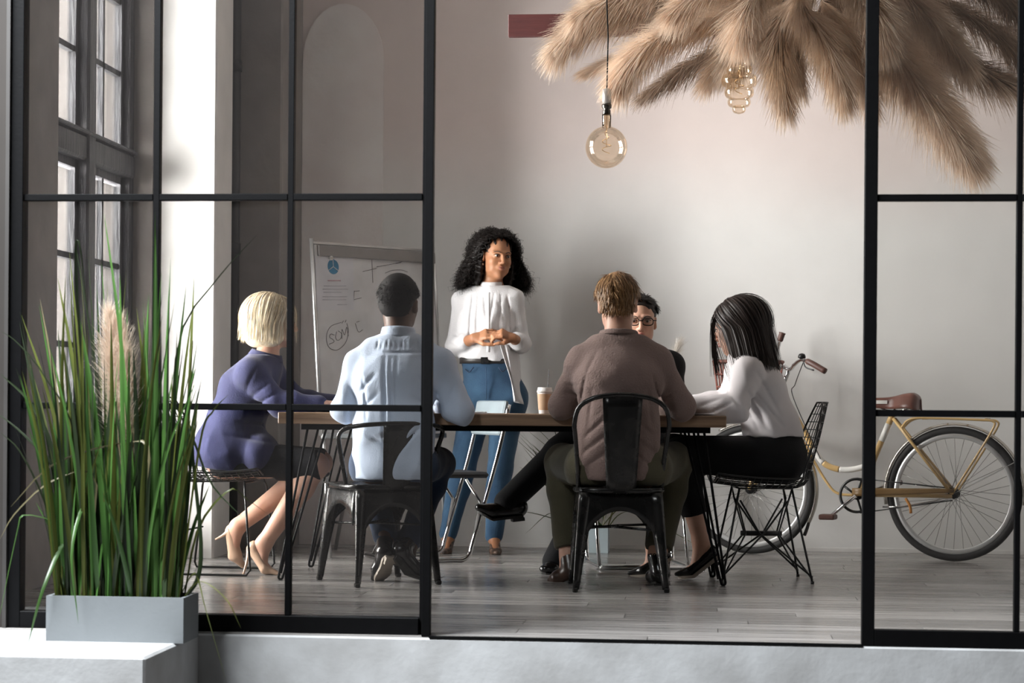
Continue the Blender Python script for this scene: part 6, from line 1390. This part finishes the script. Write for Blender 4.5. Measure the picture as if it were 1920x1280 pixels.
Pw, Wd, Sw = hair_strands(hd+R @ np.array([0, -.028, .036]), R, np.array([.088, .100, .090]), 7000, r, lambda U: (U[:, 2] > -.25) & ((U[:, 1] < .42) | ((U[:, 2] > .62) & (U[:, 1] < .72))), lambda U: .20+.14*np.clip(U[:, 2], 0, 1), lift=.020, curl=.013, cf=150, width=.0015, steps=20, jitter=.018, flare=.33, cfall=.25, comb=lambda q: np.stack([q[:, 0]*.9+.35*np.sign(q[:, 0])*(q[:, 1] > .2), -.45-1.3*((q[:, 1] > .1) & (np.abs(q[:, 0]) < .5)), 0*q[:, 2]], 1))
link('hair_strands', ribbon_mesh('hair_strands', Pw, Wd, Sw), M_h_curl, p)['kind'] = 'stuff'
for sx in (-1, 1): MB().lathe([(.0065*math.cos(a), .0065*math.sin(a)) for a in np.linspace(-1.57, 1.57, 9)], 12, Matrix.Translation(Vector(P(sx*.078, .008, -.046)))).build('pearl_earring', mat('pearl', (.85, .83, .8), .2), p)
def b(f):
    torso(f, j, True, 0.009)
    for s in 'LR': limb(f, j['sh'+s], j['el'+s], j['wr'+s], (.050, .048, .052, .046), 0.016, .0, .52)
    for x0, y0, x1, y1, w, a in ((884, 552, 878, 640, .006, .010), (895, 550, 893, 640, .005, .006), (905, 550, 912, 600, .004, .006), (925, 550, 918, 610, .004, .006), (938, 550, 935, 620, .005, .007), (950, 552, 955, 640, .006, .009), (930, 560, 945, 600, .004, .005), (870, 570, 868, 620, .005, .006), (842, 640, 865, 652, .005, .006), (845, 625, 862, 632, .005, .005), (980, 630, 965, 645, .005, .006)): f.crease(J(x0, y0, Y3-.12), J(x1, y1, Y3-.12), w, a, (Y3-.4, Y3))
    f.plane(j['neck']+np.array([0, 0, .010]), [0, -.08, 1], lo=j['neck']-.12, hi=j['neck']+.12)
    f.plane(J(908, 675, Y3), [-.08, 0, -1], lo=J(800, 860, Y3-.3), hi=J(952, 640, Y3+.4))
    f.plane(J(908, 673, Y3), [0, 0, -1], lo=J(940, 860, Y3-.3), hi=J(1030, 650, Y3+.4))
garment(p, 'blouse', [j[k] for k in ('pelvis', 'chest', 'neck', 'shL', 'shR', 'elL', 'elR', 'wrL', 'wrR')], M_blouse, b, .006, wr=(.0030, (34, 40, 22)), seed=14)
def tail(u, v):
    px = lerp(lerp(938, 972, u), lerp(966, 986, u), v)+5*math.sin(u*9+v*3)*v; py = lerp(646, lerp(752, 762, u), v); return J(px, py, Y3-.125+.16*u*u+.012*math.sin(u*12))
MB().grid(tail, 22, 14, thick=.003).build('blouse_tail', M_blouse, p)
ring_collar(p, 'collar', M_blouse, j['neck']+np.array([0, -.004, .006]), [0, -.12, 1], (.062, .060), (.054, .053), .030, side=[1, 0, 0], thick=.004)
MB().grid(lambda u, v: J(lerp(912, 919, v), lerp(548, 660, u), Y3-.128-.012*math.sin(u*PI)), 12, 3, thick=.003).build('button_placket', M_blouse, p)
def b(f):
    f.seg(j['hipL'], j['hipR'], .112, .112, .03); f.seg(j['pelvis']+np.array([0, 0, .02]), J(911, 676, Y3), (.166, .118), (.134, .100), .04, [1, 0, 0])
    for s in 'LR': limb(f, j['hip'+s], j['kn'+s], j['an'+s], (.098, .066, .064, .048), .025, 0, .98)
    f.plane(J(911, 671, Y3), [0, 0, 1], lo=J(800, 690, Y3-.3), hi=J(1030, 600, Y3+.3))
garment(p, 'jeans', [j[k] for k in ('pelvis', 'waist', 'hipL', 'hipR', 'knL', 'knR', 'anL', 'anR')], M_denim, b, .0065, wr=(.0018, (30, 26, 30)), seed=16)
bc = J(911, 676, Y3); belt = MB().grid(lambda u, v: bc+np.array([.1385*math.cos(u*2*PI), .1045*math.sin(u*2*PI), .034*(v-.5)]), 49, 3, thick=.004).build('belt', mat('belt_leather', (.035, .03, .028), .4), p)
MB().box((-.022, -.006, -.02), (.022, .004, .02), M=Matrix.Translation((bc[0]+.005, bc[1]-.108, bc[2])), bev=.004).build('buckle', M_gun, belt)
MB().tube([J(911, 688, Y3-.125), J(912, 720, Y3-.135), J(912, 748, Y3-.13)], .0025, 5).build('fly_seam', M_denim, p)
for k, (a, c_) in enumerate(((J(872, 692, Y3-.06), J(888, 688, Y3-.112)), (J(950, 690, Y3-.08), J(935, 688, Y3-.112)))): MB().tube(spline([a, lerp(a, c_, .5)+np.array([0, -.014, -.022]), c_], 9), .0028, 5).build('pocket_seam', M_denimd, p)
M_pumpbr = mat('brown_patterned_pump', (.16, .10, .07), .4, col2=(.02, .014, .012), scale=60)
shoe(p, *j['foR'], M_pumpbr, .032, pump=True, tip=np.array([*J(846, 1030, Y3+.025)[:2], .003]))
shoe(p, *j['foL'], M_pumpbr, .032, pump=True, tip=np.array([*J(927, 1030, Y3+.0)[:2], .003]))
